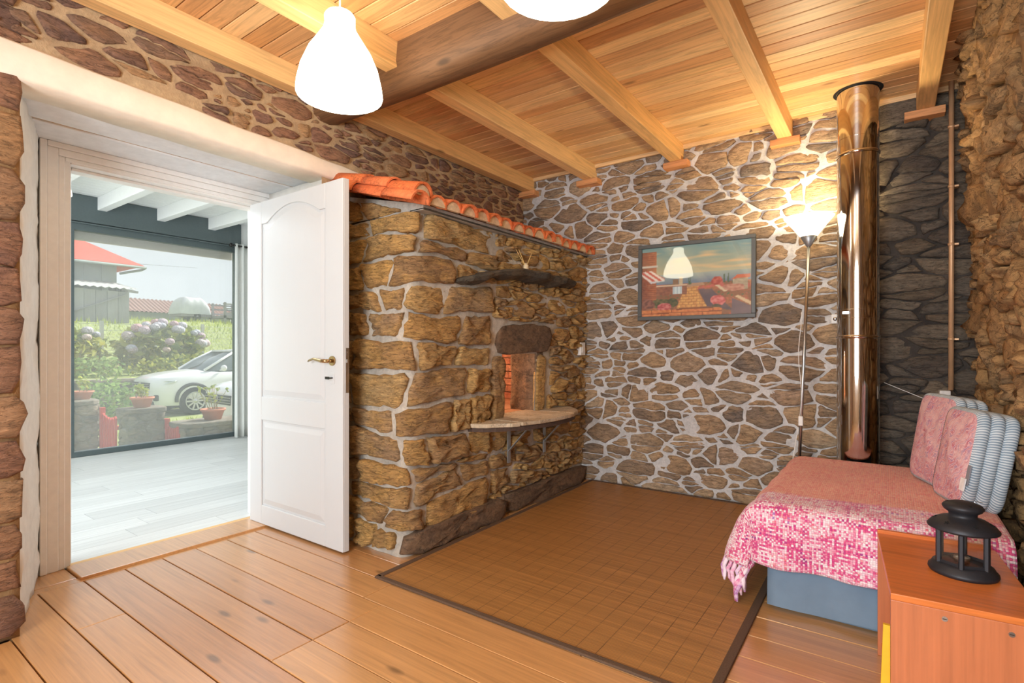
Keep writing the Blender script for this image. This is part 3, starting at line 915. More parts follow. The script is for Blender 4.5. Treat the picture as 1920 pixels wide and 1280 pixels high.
bx('mouth_soffit', -2.32, 2.73, 1.068, -2.14, 3.32, 1.13, 'stone_sooty', bevel=0.01)
rg = random.Random(12)
CX, CY, RR = -2.95 + 2.4, 3.15 - 2.9, 0.75
dome = MB().lathe([(0.80, 0.6), (0.80, 1.0), (0.72, 1.2), (0.5, 1.36), (0.2, 1.42), (0.001, 1.43)], 24, (CX, CY, 0))
dome.f = [f for f in dome.f if not (dome.v[f[0]].x > CX + 0.50 and dome.v[f[0]].z < 1.25)]
dome.sm = [True] * len(dome.f)
dome.build('dome_shell', M['oven_clay'], oven, fix=False)
bmesh_b = MB().box(-0.03, -0.074, -0.027, 0.03, 0.074, 0.027).mesh('brick', M['brick'])
for row in range(10):
    for k in range(20):
        a = R(20) + (k + 0.5 * (row % 2)) * 0.205
        if a > R(165) or CX + RR * math.cos(a) > -2.42 + 2.4: continue
        o = put('brick', bmesh_b, oven, (CX + RR * math.cos(a), CY + RR * math.sin(a), 0.672 + row * 0.062))
        o.rotation_euler = (0, 0, a + rg.uniform(-0.04, 0.04))
ovl = lamp('assumed_oven_lamp', 'POINT', (-2.72, 2.86, 1.08), 15.0, (1.0, 0.72, 0.48), shadow_soft_size=0.03)  # assumed unseen lamp, inferred from the warm glow inside the oven
# stone ledge above the mouth
vs = []; fs = []
NS = 26
for i in range(NS + 1):
    s = i / NS; y = 2.36 + 1.36 * s
    e = math.sin(math.pi * min(1, max(0, s))) ** 0.3
    xo = -2.135 + (0.06 + 0.15 * e) + 0.035 * noise.noise(Vector((y * 6, 1, 0))) + 0.012 * noise.noise(Vector((y * 22, 1, 0)))
    zt = 1.505 + 0.115 * min(1, s / 0.35) ** 0.7 + 0.008 * noise.noise(Vector((y * 7, 5, 0)))
    th = 0.02 + 0.04 * e + 0.035 * noise.noise(Vector((y * 7, 9, 0))) + 0.012 * noise.noise(Vector((y * 25, 9, 0)))
    for x, z in ((-2.2, zt), (xo - 0.01, zt), (xo, zt - 0.012), (xo - 0.02, zt - th * 0.7), (xo - 0.09, zt - th), (-2.2, zt - th - 0.01)):
        vs.append(Vector((x, y, z)) - OFF)
for i in range(NS):
    for k in range(5): fs.append((i * 6 + k, i * 6 + k + 1, (i + 1) * 6 + k + 1, (i + 1) * 6 + k))
fs += [tuple(range(6)), tuple(range(NS * 6, NS * 6 + 6))]
put('ledge', MB().add(vs, fs, False).mesh('ledge', M['stone_slate']), oven, label='dark rough slate ledge jutting from the oven wall')
# roof: bed, barrel tiles, mortar plugs
M['roof_tile'] = stone_mat('roof_tile', [rgb(216, 108, 56), rgb(228, 124, 68), rgb(204, 96, 50), rgb(222, 118, 70)], rgb(232, 140, 88), 0.35, 1.0, 0.25, (0.85, 1.12))
M['tile_mortar'] = mortar_mat('tile_mortar', rgb(206, 176, 140), rgb(232, 208, 172), 20)
SL = math.atan2(0.185, 0.70)
MB().prism([(-0.36, 1.86), (0.33, 1.855), (0.33, 1.885), (-0.36, 2.04)], -0.84, 1.07, 'y').build('roof_bed', M['mortar_oven'], oven)
MB().box(-0.30, -0.84, 1.856, 0.335, 1.07, 1.867).build('eave_slate', M['stone_slate'], oven, bevel=0.003)
def tile_mesh(L=0.30, r0=0.058, r1=0.070, th=0.011, n=9):
    vs = []; fs = []
    for x, r in ((0, r0), (L, r1)):
        for rr in (r, r - th):
            for k in range(n + 1):
                a = math.pi * k / n
                vs.append((x, -rr * math.cos(a), rr * math.sin(a) * 0.92))
    m = n + 1
    for k in range(n):
        fs += [(k, k + 1, 2 * m + k + 1, 2 * m + k), (m + k + 1, m + k, 3 * m + k, 3 * m + k + 1), (k, m + k, m + k + 1, k + 1), (2 * m + k, 2 * m + k + 1, 3 * m + k + 1, 3 * m + k)]
    fs += [(0, 2 * m, 3 * m, m), (n, m + n, 3 * m + n, 2 * m + n)]
    return MB().add(vs, fs, False).mesh('roof_tile', M['roof_tile'])
tm = tile_mesh()
for p in tm.polygons: p.use_smooth = len(p.vertices) == 4 and p.area > 0.002
plug = MB().prism([(-0.056 * math.cos(math.pi * k / 8), 0.052 * math.sin(math.pi * k / 8)) for k in range(9)], 0, 0.02, 'x').mesh('mortar_plug', M['tile_mortar'])
def put_tile(xe, y, ze, par=oven):
    o = put('roof_tile', tm, par)
    o.rotation_euler = (rg.uniform(-.03, .03), SL + rg.uniform(-.02, .02), rg.uniform(-.03, .03))
    o.location = Vector((xe - 0.30 * math.cos(SL), y, ze + 0.30 * math.sin(SL))) - OFF
    return o
for c in range(16):
    y = 1.985 + c * 0.1275
    up = 0.035 if c == 0 else 0.0
    for r_ in range(3):
        put_tile(-2.0 - r_ * 0.215 + rg.uniform(-.012, .012), y, 1.872 + up + r_ * (0.215 * math.tan(SL) + 0.004))
    o = put('mortar_plug', plug, oven, Vector((-2.03 + rg.uniform(-.01, .01), y, 1.874 + up)) - OFF)
for r_ in range(3):
    put_tile(-1.985 - r_ * 0.24, 1.955, 1.862 + r_ * 0.24 * math.tan(SL) - 0.004)

# slate shelf on steel brackets below the mouth
shelf = thing('slate_shelf', 'half round shelf of broken slates on two steel brackets below the oven mouth', 'shelf', (-2.1, 3.02, 0.61))
def sh(x, y): return (x + 2.1, y - 3.02)
def ell(a, k=1.0): return (-2.13 + 0.355 * k * math.sin(a), 3.03 - 0.60 * k * math.cos(a))
M['slate_top'] = stone_mat('slate_top', [rgb(196, 176, 146), rgb(210, 192, 164), rgb(186, 166, 138)], rgb(224, 210, 188), 0.5, 0.6, 0.5, (0.8, 1.15))
rg = random.Random(3)
cuts = [0.0, 0.30, 0.62, 1.0]
for i in range(3):
    a0, a1 = cuts[i] * math.pi, cuts[i + 1] * math.pi
    g = 0.012
    outer = [ell(a0 + g + (a1 - a0 - 2 * g) * k / 8, 1 + rg.uniform(-0.015, 0.02)) for k in range(9)]
    y0, y1 = outer[0][1], outer[-1][1]
    inner = [(-2.135, min(y1, 3.60)), (-2.135, max(y0, 2.45))]
    if i == 1: inner = [(-2.2, y1 - 0.005), (-2.2, y0 + 0.005)]
    poly = [sh(*p) for p in outer + inner]
    MB().prism(poly, 0.006 + 0.004 * (i == 1), 0.030 + rg.uniform(0, 0.006)).build('slate', M['slate_top'], shelf, bevel=0.006)
pts = [sh(*ell(math.pi * k / 16, 0.96)) for k in range(17)]
M['rust'] = plain('rust', rgb(84, 66, 56), 0.8, 0.2, var=0.2)
rim = MB()
for p, q in zip(pts, pts[1:]): rim.bar((p[0], p[1], -0.007), (q[0], q[1], -0.007), 0.006, 0.026)
rim.build('rim_band', M['rust'], shelf)
M['galv'] = plain('galv', rgb(166, 170, 172), 0.45, 0.7, var=0.08)
for y in (2.83, 3.27):
    b = MB()
    b.box(0.045, y - 3.02 - 0.014, -0.27, 0.053, y - 3.02 + 0.014, -0.005)
    b.box(0.045, y - 3.02 - 0.014, -0.012, 0.27, y - 3.02 + 0.014, -0.004)
    b.bar((0.05, y - 3.02, -0.19), (0.22, y - 3.02, -0.010), 0.022, 0.006, (1, 0, 1))
    b.build('bracket', M['galv'], shelf, 'grey steel angle bracket')

# ---------------------------------------------------------------- pendant lamps
M['lamp_glow'] = glow('lamp_glow', (1.0, 0.86, 0.64, 1), 7.0)
M['cord_white'] = plain('cord_white', rgb(236, 234, 228), 0.5)
PROF = [(0.012, 0.342), (0.055, 0.340), (0.062, 0.330), (0.061, 0.300), (0.066, 0.275), (0.090, 0.235), (0.128, 0.175), (0.155, 0.110), (0.170, 0.045), (0.174, 0.010), (0.172, 0.0)]
def pendant(loc, label, energy, scale=1.0, ztop=2.62, group='white bell pendant lamps'):
    t_ = thing('pendant_lamp', label, 'lamp', loc, group=group)
    sp = [(r * scale, z * scale) for r, z in PROF]
    MB().lathe(sp, 28).build('lamp_shade', M['lamp_glow'], t_, 'glowing white bell shade', fix=False)
    MB().tube([(0, 0, 0.342 * scale), (0, 0, ztop - loc[2] - 0.02)], 0.004, 8).build('cord', M['cord_white'], t_)
    MB().lathe([(0.001, -0.03), (0.03, -0.028), (0.05, -0.004), (0.05, 0.0), (0.001, 0.0)], 20, (0, 0, ztop - loc[2])).build('ceiling_rose', M['cord_white'], t_)
    MB().sphere((0, 0, 0.13 * scale), 0.035 * scale, 12, 8).build('bulb', M['lamp_glow'], t_)
    return t_
pendant((-1.863, 1.371, 2.146), 'white bell pendant lamp hanging before the doorway lintel', 40)
pendant((-0.776, 1.315, 2.146), 'white bell pendant lamp cut by the top edge, below the dark beam', 40)
pendant((-5.0, 1.205, 2.235), 'small white pendant lamp glimpsed beyond the door frame in the sunroom', 10, 0.55, 2.642)

# ---------------------------------------------------------------- bamboo rug
rug = thing('bamboo_rug', 'brown bamboo mat with dark woven border lying on the pine floor', 'rug', (-1.23, 2.81, 0.001), R(0.4))
t = NT('bamboo')
p = t.pos()
sx = t.n('ShaderNodeSeparateXYZ', {0: p})
rib = t.math('PINGPONG', t.math('MULTIPLY', sx.outputs[1], 260.0), 1.0)
st = t.math('FRACT', t.math('MULTIPLY', sx.outputs[0], 1 / 0.078))
stl = t.math('LESS_THAN', st, 0.045)
slat = t.n('ShaderNodeTexWhiteNoise', {'W': t.math('FLOOR', t.math('MULTIPLY', sx.outputs[1], 130.0))}, noise_dimensions='1D').outputs[0]
nz = t.noise(t.pos((1.2, 40, 1)), 2.0, 4)
col = t.ramp(nz, [(0.25, rgb(158, 110, 60)), (0.75, rgb(192, 138, 78))])
col = t.mix(1.0, col, t.ramp(slat, [(0, (0.82,) * 3 + (1,)), (1, (1.08,) * 3 + (1,))]), 'MULTIPLY')
col = t.mix(1.0, col, t.ramp(rib, [(0, (0.62,) * 3 + (1,)), (0.5, (1, 1, 1, 1))]), 'MULTIPLY')
brk = t.noise(t.pos((3, 3, 3)), 2.0, 2)
col = t.mix(t.math('MULTIPLY', stl, t.ramp(brk, [(0.35, (0.1,) * 3 + (1,)), (0.6, (0.7,) * 3 + (1,))])), col, rgb(70, 44, 24))
M['bamboo'] = t.surf(col, 0.42, t.bump(rib, 0.4, 0.002))
M['rug_border'] = plain('rug_border', rgb(92, 70, 52), 0.8, var=0.2, bump=0.4, bscale=200)
RX, RY = 0.77, 1.125
vs = []; fs = []
for j in range(31):
    for i in range(25):
        x = -RX + 2 * RX * i / 24; y = -RY + 2 * RY * j / 30
        vs.append((x, y, 0.006 + 0.0018 * noise.noise(Vector((x * 2, y * 3, 1)))))
for j in range(30):
    for i in range(24): fs.append((j * 25 + i, j * 25 + i + 1, (j + 1) * 25 + i + 1, (j + 1) * 25 + i))
put('mat', mesh('mat', vs, fs, M['bamboo'], True), rug)
for x0, y0, x1, y1 in ((-RX - .01, -RY - .012, RX + .01, -RY + .014), (-RX - .01, RY - .014, RX + .01, RY + .012), (-RX - .012, -RY, -RX + .018, RY), (RX - .02, -RY, RX + .012, RY)):
    MB().box(x0, y0, 0, x1, y1, 0.0105).build('border_band', M['rug_border'], rug, bevel=0.003)

# ---------------------------------------------------------------- daybed and throw
M['skirt_blue'] = plain('skirt_blue', rgb(112, 132, 150), 0.9, var=0.1, bump=0.15, bscale=8)
daybed = thing('daybed', 'low daybed with a blue grey fabric skirt against the right wall', 'bed', (-0.07, 3.0, 0))
BX0, BX1, BY0, BY1, BT = -0.42, 0.36, 2.45, 3.56, 0.44
def loop_skirt(z, out, n=80):
    pts = []
    seq = [(BX0, BY0), (BX1, BY0), (BX1, BY1), (BX0, BY1)]
    for e in range(4):
        a = seq[e]; b = seq[(e + 1) % 4]
        for k in range(n // 4):
            s = k / (n // 4)
            x = a[0] + (b[0] - a[0]) * s; y = a[1] + (b[1] - a[1]) * s
            nx, ny = ((0, -1), (1, 0), (0, 1), (-1, 0))[e]
            w = out * (0.5 + 0.8 * noise.noise(Vector((x * 6, y * 6, 2)))) + (0.012 if e == 0 and k < 2 else 0) * out * 20
            pts.append((x + nx * w + 0.07, y + ny * w - 3.0, z + (0.012 * noise.noise(Vector((x * 5, y * 5, 7))) if out > 0.01 else 0)))
    return pts
vs = []; fs = []
for z, o_ in ((0.025, 0.026), (0.12, 0.018), (0.22, 0.009), (0.30, 0.0)):
    vs += loop_skirt(z, o_)
n = 80
for j in range(3):
    for k in range(n): fs.append((j * n + k, j * n + (k + 1) % n, (j + 1) * n + (k + 1) % n, (j + 1) * n + k))
put('skirt', MB().add(vs, fs, True).mesh('skirt', M['skirt_blue']), daybed, label='blue grey fabric skirt')
MB().box(BX0 + 0.08, BY0 + 0.02 - 3.0, 0.0, BX1 + 0.05, BY1 - 0.02 - 3.0, 0.29).build('base', M['skirt_blue'], daybed, bevel=0.02)
MB().box(BX0 + 0.075, BY0 + 0.008 - 3.0, 0.27, BX1 + 0.06, BY1 - 3.0, BT - 0.014).build('mattress', M['skirt_blue'], daybed, bevel=0.05, segs=4)

def weave_mat(name, cell=0.0078):
    t = NT(name)
    uv = t.n('ShaderNodeUVMap', uv_map='cloth').outputs[0]
    s = t.n('ShaderNodeSeparateXYZ', {0: uv})
    U = t.math('MULTIPLY', s.outputs[0], 1 / cell); V = t.math('MULTIPLY', s.outputs[1], 1 / cell)
    dn = t.n('ShaderNodeTexNoise', {'Vector': uv, 'Scale': 70.0, 'Detail': 2.0})
    dn2 = t.n('ShaderNodeSeparateXYZ', {0: dn.outputs['Color']})
    U = t.math('ADD', U, t.math('MULTIPLY', dn2.outputs[0], 0.9)); V = t.math('ADD', V, t.math('MULTIPLY', dn2.outputs[1], 0.9))
    fu = t.math('FLOOR', U); fv = t.math('FLOOR', V)
    par = t.math('FLOORED_MODULO', t.math('ADD', fu, fv), 2.0)
    def yarn(a, b, seed):   # colour along yarn number a at distance b
        v = t.n('ShaderNodeCombineXYZ', {0: t.math('MULTIPLY', a, 3.71), 1: t.math('MULTIPLY', b, 0.08), 2: seed}).outputs[0]
        return t.noise(v, 1.0, 2, 0.7)
    w1 = yarn(fu, V, 1.5); w2 = yarn(fv, U, 7.5)
    f = t.math('ADD', t.math('MULTIPLY', w1, par), t.math('MULTIPLY', w2, t.math('SUBTRACT', 1.0, par)))
    zone = t.noise(t.pos((1, 1, 1)), 5.0, 2)
    f2 = t.math('ADD', f, t.math('MULTIPLY', t.math('SUBTRACT', zone, 0.5), 0.35))
    pink = t.ramp(f2, [(0.22, rgb(132, 60, 140)), (0.33, rgb(206, 60, 130)), (0.43, rgb(228, 92, 140)), (0.50, rgb(244, 190, 204)), (0.57, rgb(250, 236, 236)), (0.66, rgb(232, 96, 120)), (0.76, rgb(168, 120, 190))])
    peach = t.ramp(f, [(0.25, rgb(206, 84, 78)), (0.42, rgb(226, 120, 98)), (0.52, rgb(238, 168, 132)), (0.62, rgb(228, 116, 96)), (0.75, rgb(244, 206, 176))])
    zz = t.math('ADD', s.outputs[1], t.math('MULTIPLY', t.math('SUBTRACT', w2, 0.5), 0.10))
    k = t.ramp(zz, [(0.145, (0, 0, 0, 1)), (0.18, (1, 1, 1, 1))])
    col = t.mix(k, pink, peach)
    hu = t.math('PINGPONG', U, 0.5); hv = t.math('PINGPONG', V, 0.5)
    h = t.math('ADD', t.math('MULTIPLY', hu, hv), t.math('MULTIPLY', f, 0.1))
    shade = t.ramp(t.math('MULTIPLY', hu, hv), [(0.0, (0.72,) * 3 + (1,)), (0.09, (1.05,) * 3 + (1,))])
    col = t.mix(t.math('SUBTRACT', 1.0, t.math('MULTIPLY', k, 0.5)), col, t.mix(1.0, col, shade, 'MULTIPLY'))
    return t.surf(col, 0.95, t.bump(h, 0.8, 0.008), 0.0, **{'Sheen Weight': 0.25})
M['weave'] = weave_mat('weave')
RHO = 0.055
def drop(a):
    if a >= 0: return a, 0.0
    l = -a
    if l < RHO * math.pi / 2:
        th = l / RHO; return -RHO * math.sin(th), RHO * (1 - math.cos(th))
    return -RHO, RHO + l - RHO * math.pi / 2
TX0, TY0, TT = BX0 - 0.008, BY0 + 0.012, BT + 0.004
def cloth(s, r):
    hx, dx = drop(s); hy, dy = drop(r)
    d = (dx ** 2.3 + dy ** 2.3) ** (1 / 2.3)
    d = min(d, TT - 0.05)
    z = TT - d
    fold = 0.022 * math.sin(r * 24 + 1.0) * min(1, dx / 0.2)
    foldy = 0.016 * math.sin(s * 19 + 0.4) * min(1, dy / 0.2)
    hang_x = 0.10 * min(1, dx / 0.25) * max(0.0, 1 - max(0, r) / 0.9) * 0.7 + 0.02 * min(1, dx / .1)
    x = TX0 + hx - fold - hang_x
    y = TY0 + hy - foldy - 0.012 * min(1, dy / 0.15)
    if dx > 0 and dy > 0:
        k = min(1, dx / 0.12) * min(1, dy / 0.12)
        x += 0.075 * k; y += 0.02 * k
    if dx == 0 and dy == 0:
        z += 0.007 * noise.noise(Vector((x * 4, y * 4, 3))) + 0.010 * math.exp(-((s - 0.4) ** 2 + (r - 0.5) ** 2) / 0.1)
    z -= 0.05 * max(0, s - 0.60) ** 2 * 10 * 0.3
    return Vector((x, y, z))
throw = thing('throw_blanket', 'woven pink, purple and coral throw with fringe draped over the daybed', 'blanket', (-0.07, 3.0, 0.02))
TB = Vector((-0.07, 3.0, 0.02))
S0, S1, Q0, Q1 = -0.30, 0.77, -0.275, 1.12
NS, NQ = 86, 112
vs = []; uvs = []; fs = []
for j in range(NQ + 1):
    for i in range(NS + 1):
        s = S0 + (S1 - S0) * i / NS; r = Q0 + (Q1 - Q0) * j / NQ
        rr = r
        if j == 0: rr = r + 0.012 * noise.noise(Vector((s * 9, 1, 1)))
        vs.append(cloth(s, rr) - TB); uvs.append((s + 1, r + 0.02 * 0))
for j in range(NQ):
    for i in range(NS): fs.append((j * (NS + 1) + i, j * (NS + 1) + i + 1, (j + 1) * (NS + 1) + i + 1, (j + 1) * (NS + 1) + i))
me = mesh('cloth', vs, fs, M['weave'], True)
ul = me.uv_layers.new(name='cloth')
for lp in me.loops: ul.data[lp.index].uv = uvs[lp.vertex_index]
co_ = put('cloth', me, throw)
sm = co_.modifiers.new('thick', 'SOLIDIFY'); sm.thickness = 0.007; sm.offset = 1
t = NT('tassel_wool')
c = t.ramp(t.rand(), [(0.0, rgb(206, 70, 140)), (0.25, rgb(238, 170, 196)), (0.5, rgb(160, 90, 170)), (0.75, rgb(240, 220, 226)), (1.0, rgb(222, 84, 110))])
nz = t.noise(t.pos((1, 1, 1)), 60, 3)
c = t.mix(t.ramp(nz, [(0.4, (0, 0, 0, 1)), (0.6, (0.6,) * 3 + (1,))]), c, rgb(248, 226, 234))
M['tassel'] = t.surf(c, 0.95, t.bump(nz, 0.6, 0.006))
rg = random.Random(2)
tas = []
for v_ in range(4):
    b = MB(); pts = [(0, 0, 0)]
    for k in range(1, 6): pts.append((-0.012 * math.sin(k * 0.6) + rg.uniform(-.003, .003), rg.uniform(-.006, .006), -0.021 * k))
    b.tube(pts, [0.007, 0.0095, 0.0085, 0.009, 0.008, 0.004], 7)
    tas.append(b.mesh('tassel', M['tassel']))
r = Q0
while r < 0.9:
    p = cloth(S0 + 0.004, r)
    o = put('tassel', rg.choice(tas), throw, p - TB)
    room = p.z - 0.012
    o.scale = (1, 1, min(1.0, max(0.25, room / 0.11)) * rg.uniform(0.9, 1.0))
    o.rotation_euler = (rg.uniform(-.15, .15), rg.uniform(0.0, 0.25), rg.uniform(-.5, .5))
    r += 0.021

# ---------------------------------------------------------------- cushions
t = NT('paisley')
p = t.pos(src='object')
wv = t.n('ShaderNodeTexWave', {'Vector': t.pos((1, 1, 1), src='object', rnd=True), 'Scale': 14.0, 'Distortion': 14.0, 'Detail': 4.0, 'Detail Scale': 1.6}, wave_type='RINGS').outputs['Fac']
n1 = t.noise(p, 14, 4, 0.6, 1.5)
c = t.ramp(wv, [(0.1, rgb(178, 62, 96)), (0.35, rgb(206, 104, 130)), (0.55, rgb(236, 214, 214)), (0.75, rgb(214, 130, 140)), (0.92, rgb(132, 92, 150))])
c = t.mix(t.ramp(n1, [(0.3, (0.15,) * 3 + (1,)), (0.65, (0.85,) * 3 + (1,))]), c, rgb(228, 190, 186))
M['paisley'] = t.surf(c, 0.9, t.bump(n1, 0.3, 0.004))
t = NT('ticking')
uv = t.n('ShaderNodeUVMap', uv_map='band').outputs[0]
s = t.n('ShaderNodeSeparateXYZ', {0: uv})
f = t.math('PINGPONG', t.math('MULTIPLY', s.outputs[0], 1 / 0.0052), 1.0)
big = t.noise(t.n('ShaderNodeCombineXYZ', {0: t.math('MULTIPLY', s.outputs[0], 22.0)}).outputs[0], 1.0, 1)
f3 = t.math('ADD', f, t.math('MULTIPLY', t.math('SUBTRACT', big, 0.5), 0.8))
c = t.ramp(f3, [(0.2, rgb(126, 146, 160)), (0.5, rgb(166, 180, 190)), (0.8, rgb(214, 220, 222))])
M['ticking'] = t.surf(c, 0.9)
def cushion(label, loc, rot, w=0.36, h=0.43, th=0.15):
    # local x: thickness (face looks to -x), y: width, z: height; origin at the bottom middle
    c_ = thing('cushion', label, 'cushion', loc, group='striped box cushions on the daybed')
    c_.rotation_euler = rot
    n = 72
    def rr(k, ins):
        a = 2 * math.pi * k / n
        ca, sa = math.cos(a), math.sin(a)
        e = 0.28
        y = (w / 2 - ins) * math.copysign(abs(ca) ** e, ca); z = (h / 2 - ins) * math.copysign(abs(sa) ** e, sa)
        return y, z + h / 2
    per = [0.0]
    for k in range(n):
        a = rr(k, 0); b = rr(k + 1, 0)
        per.append(per[-1] + math.hypot(a[0] - b[0], a[1] - b[1]))
    prof = []
    m = 24
    for j in range(m + 1):
        s_ = j / m
        lobe = abs(math.sin(math.pi * 3 * (s_ * 0.999 + 0.0005))) ** 0.55
        prof.append((-th / 2 + th * s_, 0.016 - 0.016 * lobe))
    vs = []; fs = []
    for x, ins in prof:
        for k in range(n):
            y, z = rr(k, ins)
            vs.append((x, y, z))
    for j in range(m):
        for k in range(n): fs.append((j * n + k, j * n + (k + 1) % n, (j + 1) * n + (k + 1) % n, (j + 1) * n + k))
    me = mesh('gusset', vs, fs, M['ticking'], True)
    ul = me.uv_layers.new(name='band')
    for pl in me.polygons:
        for li in pl.loop_indices:
            vi = me.loops[li].vertex_index; k = vi % n
            u_ = per[k] if not (k == 0 and any(me.loops[l2].vertex_index % n == n - 1 for l2 in pl.loop_indices)) else per[n]
            ul.data[li].uv = (u_, vs[vi][0])
    put('gusset', me, c_, label='grey blue and white striped gusset')
    for sgn, nm in ((-1, 'face'), (1, 'back')):
        vs = []; fs = []
        J = 6
        for j in range(J):
            q = 1 - j / J
            for k in range(n):
                y, z = rr(k, 0.014)
                zz = h / 2 + (z - h / 2) * q; yy = y * q
                puff = 0.030 * (1 - q ** 2.4) * (0.7 + 0.35 * noise.noise(Vector((yy * 12, zz * 12, 5 + loc[1]))))
                vs.append((sgn * (th / 2 + puff - 0.002), yy, zz))
        vs.append((sgn * (th / 2 + 0.024), 0, h / 2))
        for j in range(J - 1):
            for k in range(n): fs.append((j * n + k, j * n + (k + 1) % n, (j + 1) * n + (k + 1) % n, (j + 1) * n + k))
        for k in range(n): fs.append(((J - 1) * n + k, (J - 1) * n + (k + 1) % n, J * n))
        put(nm, MB().add(vs, fs, True).mesh(nm, M['paisley'] if sgn < 0 else M['ticking']), c_, label='pink paisley face' if sgn < 0 else None)
    return c_
cu1 = cushion('pink paisley striped-edge cushion leaning at the back, nearer the copper pipe', (0.185, 3.22, 0.448), (0, R(9), R(20)), 0.37, 0.43, 0.12)
cu2 = cushion('pink paisley cushion with wide striped side and white care tag, nearer the lantern', (0.250, 2.895, 0.446), (0, R(10), R(18)), 0.29, 0.40, 0.14)
M['tag_white'] = plain('tag_white', rgb(240, 238, 236), 0.8)
M['tag_grey'] = plain('tag_grey', rgb(140, 140, 146), 0.8)
MB().box(-0.080, -0.148, 0.075, -0.075, -0.115, 0.125).build('care_tag', M['tag_white'], cu2, 'white care tag')
MB().box(-0.072, -0.152, 0.10, -0.068, -0.13, 0.18).build('zip_tab', M['tag_grey'], cu2)

# ---------------------------------------------------------------- pine cabinet, folder, lantern
M['cab_pine'] = wood_mat('cab_pine', [rgb(206, 112, 50), rgb(214, 120, 56)], 'x', 0.33, 0.7, dark=0.72, gscale=0.8)
M['cab_side'] = wood_mat('cab_side', [rgb(186, 108, 68), rgb(192, 114, 72)], 'z', 0.38, 0.7, dark=0.74, gscale=0.6)
cab = thing('pine_cabinet', 'low orange pine cabinet with open front beside the daybed', 'cabinet', (0.142, 2.055, 0), R(4.0))
CW, CL, CH = 0.32, 0.55, 0.433
def cbx(name, x0, y0, z0, x1, y1, z1, mat, bevel=0.002, label=None):
    return MB().box(x0, y0, z0, x1, y1, z1).build(name, M[mat], cab, label, bevel=bevel)
cbx('side_panel', -CW / 2, -CL / 2, 0, CW / 2, -CL / 2 + 0.018, CH - 0.018, 'cab_side')
cbx('side_panel', -CW / 2, CL / 2 - 0.018, 0, CW / 2, CL / 2, CH - 0.018, 'cab_side')
cbx('cabinet_top', -CW / 2, -CL / 2, CH - 0.018, CW / 2, CL / 2, CH, 'cab_pine')
cbx('top_lip', -CW / 2, CL / 2 - 0.001, CH - 0.02, CW / 2 - 0.01, CL / 2 + 0.014, CH + 0.012, 'cab_pine')
cbx('back_panel', CW / 2 - 0.012, -CL / 2 + 0.018, 0.03, CW / 2 - 0.004, CL / 2 - 0.018, CH - 0.018, 'cab_side')
cbx('cabinet_bottom', -CW / 2 + 0.01, -CL / 2 + 0.018, 0.03, CW / 2 - 0.012, CL / 2 - 0.018, 0.048, 'cab_pine')
for x in (-0.045, 0.085):
    sc = MB(); sc.tube([(x, -CL / 2 - 0.0016, CH - 0.040 - (x > 0) * 0.004), (x, -CL / 2, CH - 0.040 - (x > 0) * 0.004)], 0.0065, 14)
    o = sc.build('screw', M['steel'], cab)
    MB().cbox((x, -CL / 2 - 0.0018, CH - 0.040 - (x > 0) * 0.004), (0.009, 0.0008, 0.0016)).build('screw_slot', M['dark_metal'], o)
M['yellow'] = plain('yellow', rgb(238, 186, 40), 0.6, var=0.04)
fo = MB().box(-0.006, -0.11, 0, 0.006, 0.11, 0.25).build('folder', M['yellow'])
fo.location = (0.085, 1.875, 0.0495); fo.rotation_euler = (R(2), 0, R(94))
tag(fo, 'yellow folder standing inside the open pine cabinet', 'folder')

M['lantern_black'] = plain('lantern_black', rgb(44, 44, 48), 0.5, 0.3, var=0.1, bump=0.05, bscale=150)
lan = thing('lantern', 'black metal tealight lantern with star cut-outs standing on the pine cabinet', 'lantern', (0.176, 2.055, CH), R(22))
LB = MB().lathe([(0.001, 0.0), (0.080, 0.0), (0.083, 0.006), (0.082, 0.012), (0.076, 0.017), (0.072, 0.026), (0.064, 0.030), (0.001, 0.030)], 32)
LB.build('base', M['lantern_black'], lan, bevel=0.0)
HX = [(0.062 * math.cos(R(60 * k)), 0.062 * math.sin(R(60 * k))) for k in range(6)]
for x, y in HX:
    MB().tube([(x, y, 0.028), (x, y, 0.128)], 0.0072, 6, smooth=False).build('post', M['lantern_black'], lan)
for k in range(6):
    a = HX[k]; b = HX[(k + 1) % 6]
    MB().bar((a[0], a[1], 0.079), (b[0], b[1], 0.079), 0.0012, 0.098).build('glass_pane', M['glass'], lan)
    MB().bar((a[0], a[1], 0.034), (b[0], b[1], 0.034), 0.004, 0.008).build('rail', M['lantern_black'], lan)
lid = MB().lathe([(0.001, 0.128), (0.072, 0.126), (0.084, 0.131), (0.085, 0.135), (0.075, 0.148), (0.055, 0.160), (0.036, 0.166), (0.033, 0.170), (0.034, 0.178), (0.045, 0.186), (0.049, 0.193), (0.049, 0.197), (0.044, 0.203), (0.025, 0.210), (0.001, 0.211)], 36).build('lid', M['lantern_black'], lan)
M['black'] = plain('black', rgb(10, 10, 10), 0.9)
def star(c, nrm, r=0.0075):
    nrm = Vector(nrm).normalized(); a = nrm.cross(Vector((0, 0, 1))).normalized(); b = a.cross(nrm)
    pts = [Vector(c) + (a * math.sin(math.pi * k / 5) + b * math.cos(math.pi * k / 5)) * (r if k % 2 == 0 else r * 0.42) for k in range(10)]
    vs = [p + nrm * 0.0006 for p in pts] + [p - nrm * 0.002 for p in pts]
    fs = [tuple(range(10))] + [(k, (k + 1) % 10, 10 + (k + 1) % 10, 10 + k) for k in range(10)]
    MB().add(vs, fs).build('star_hole', M['black'], lid)
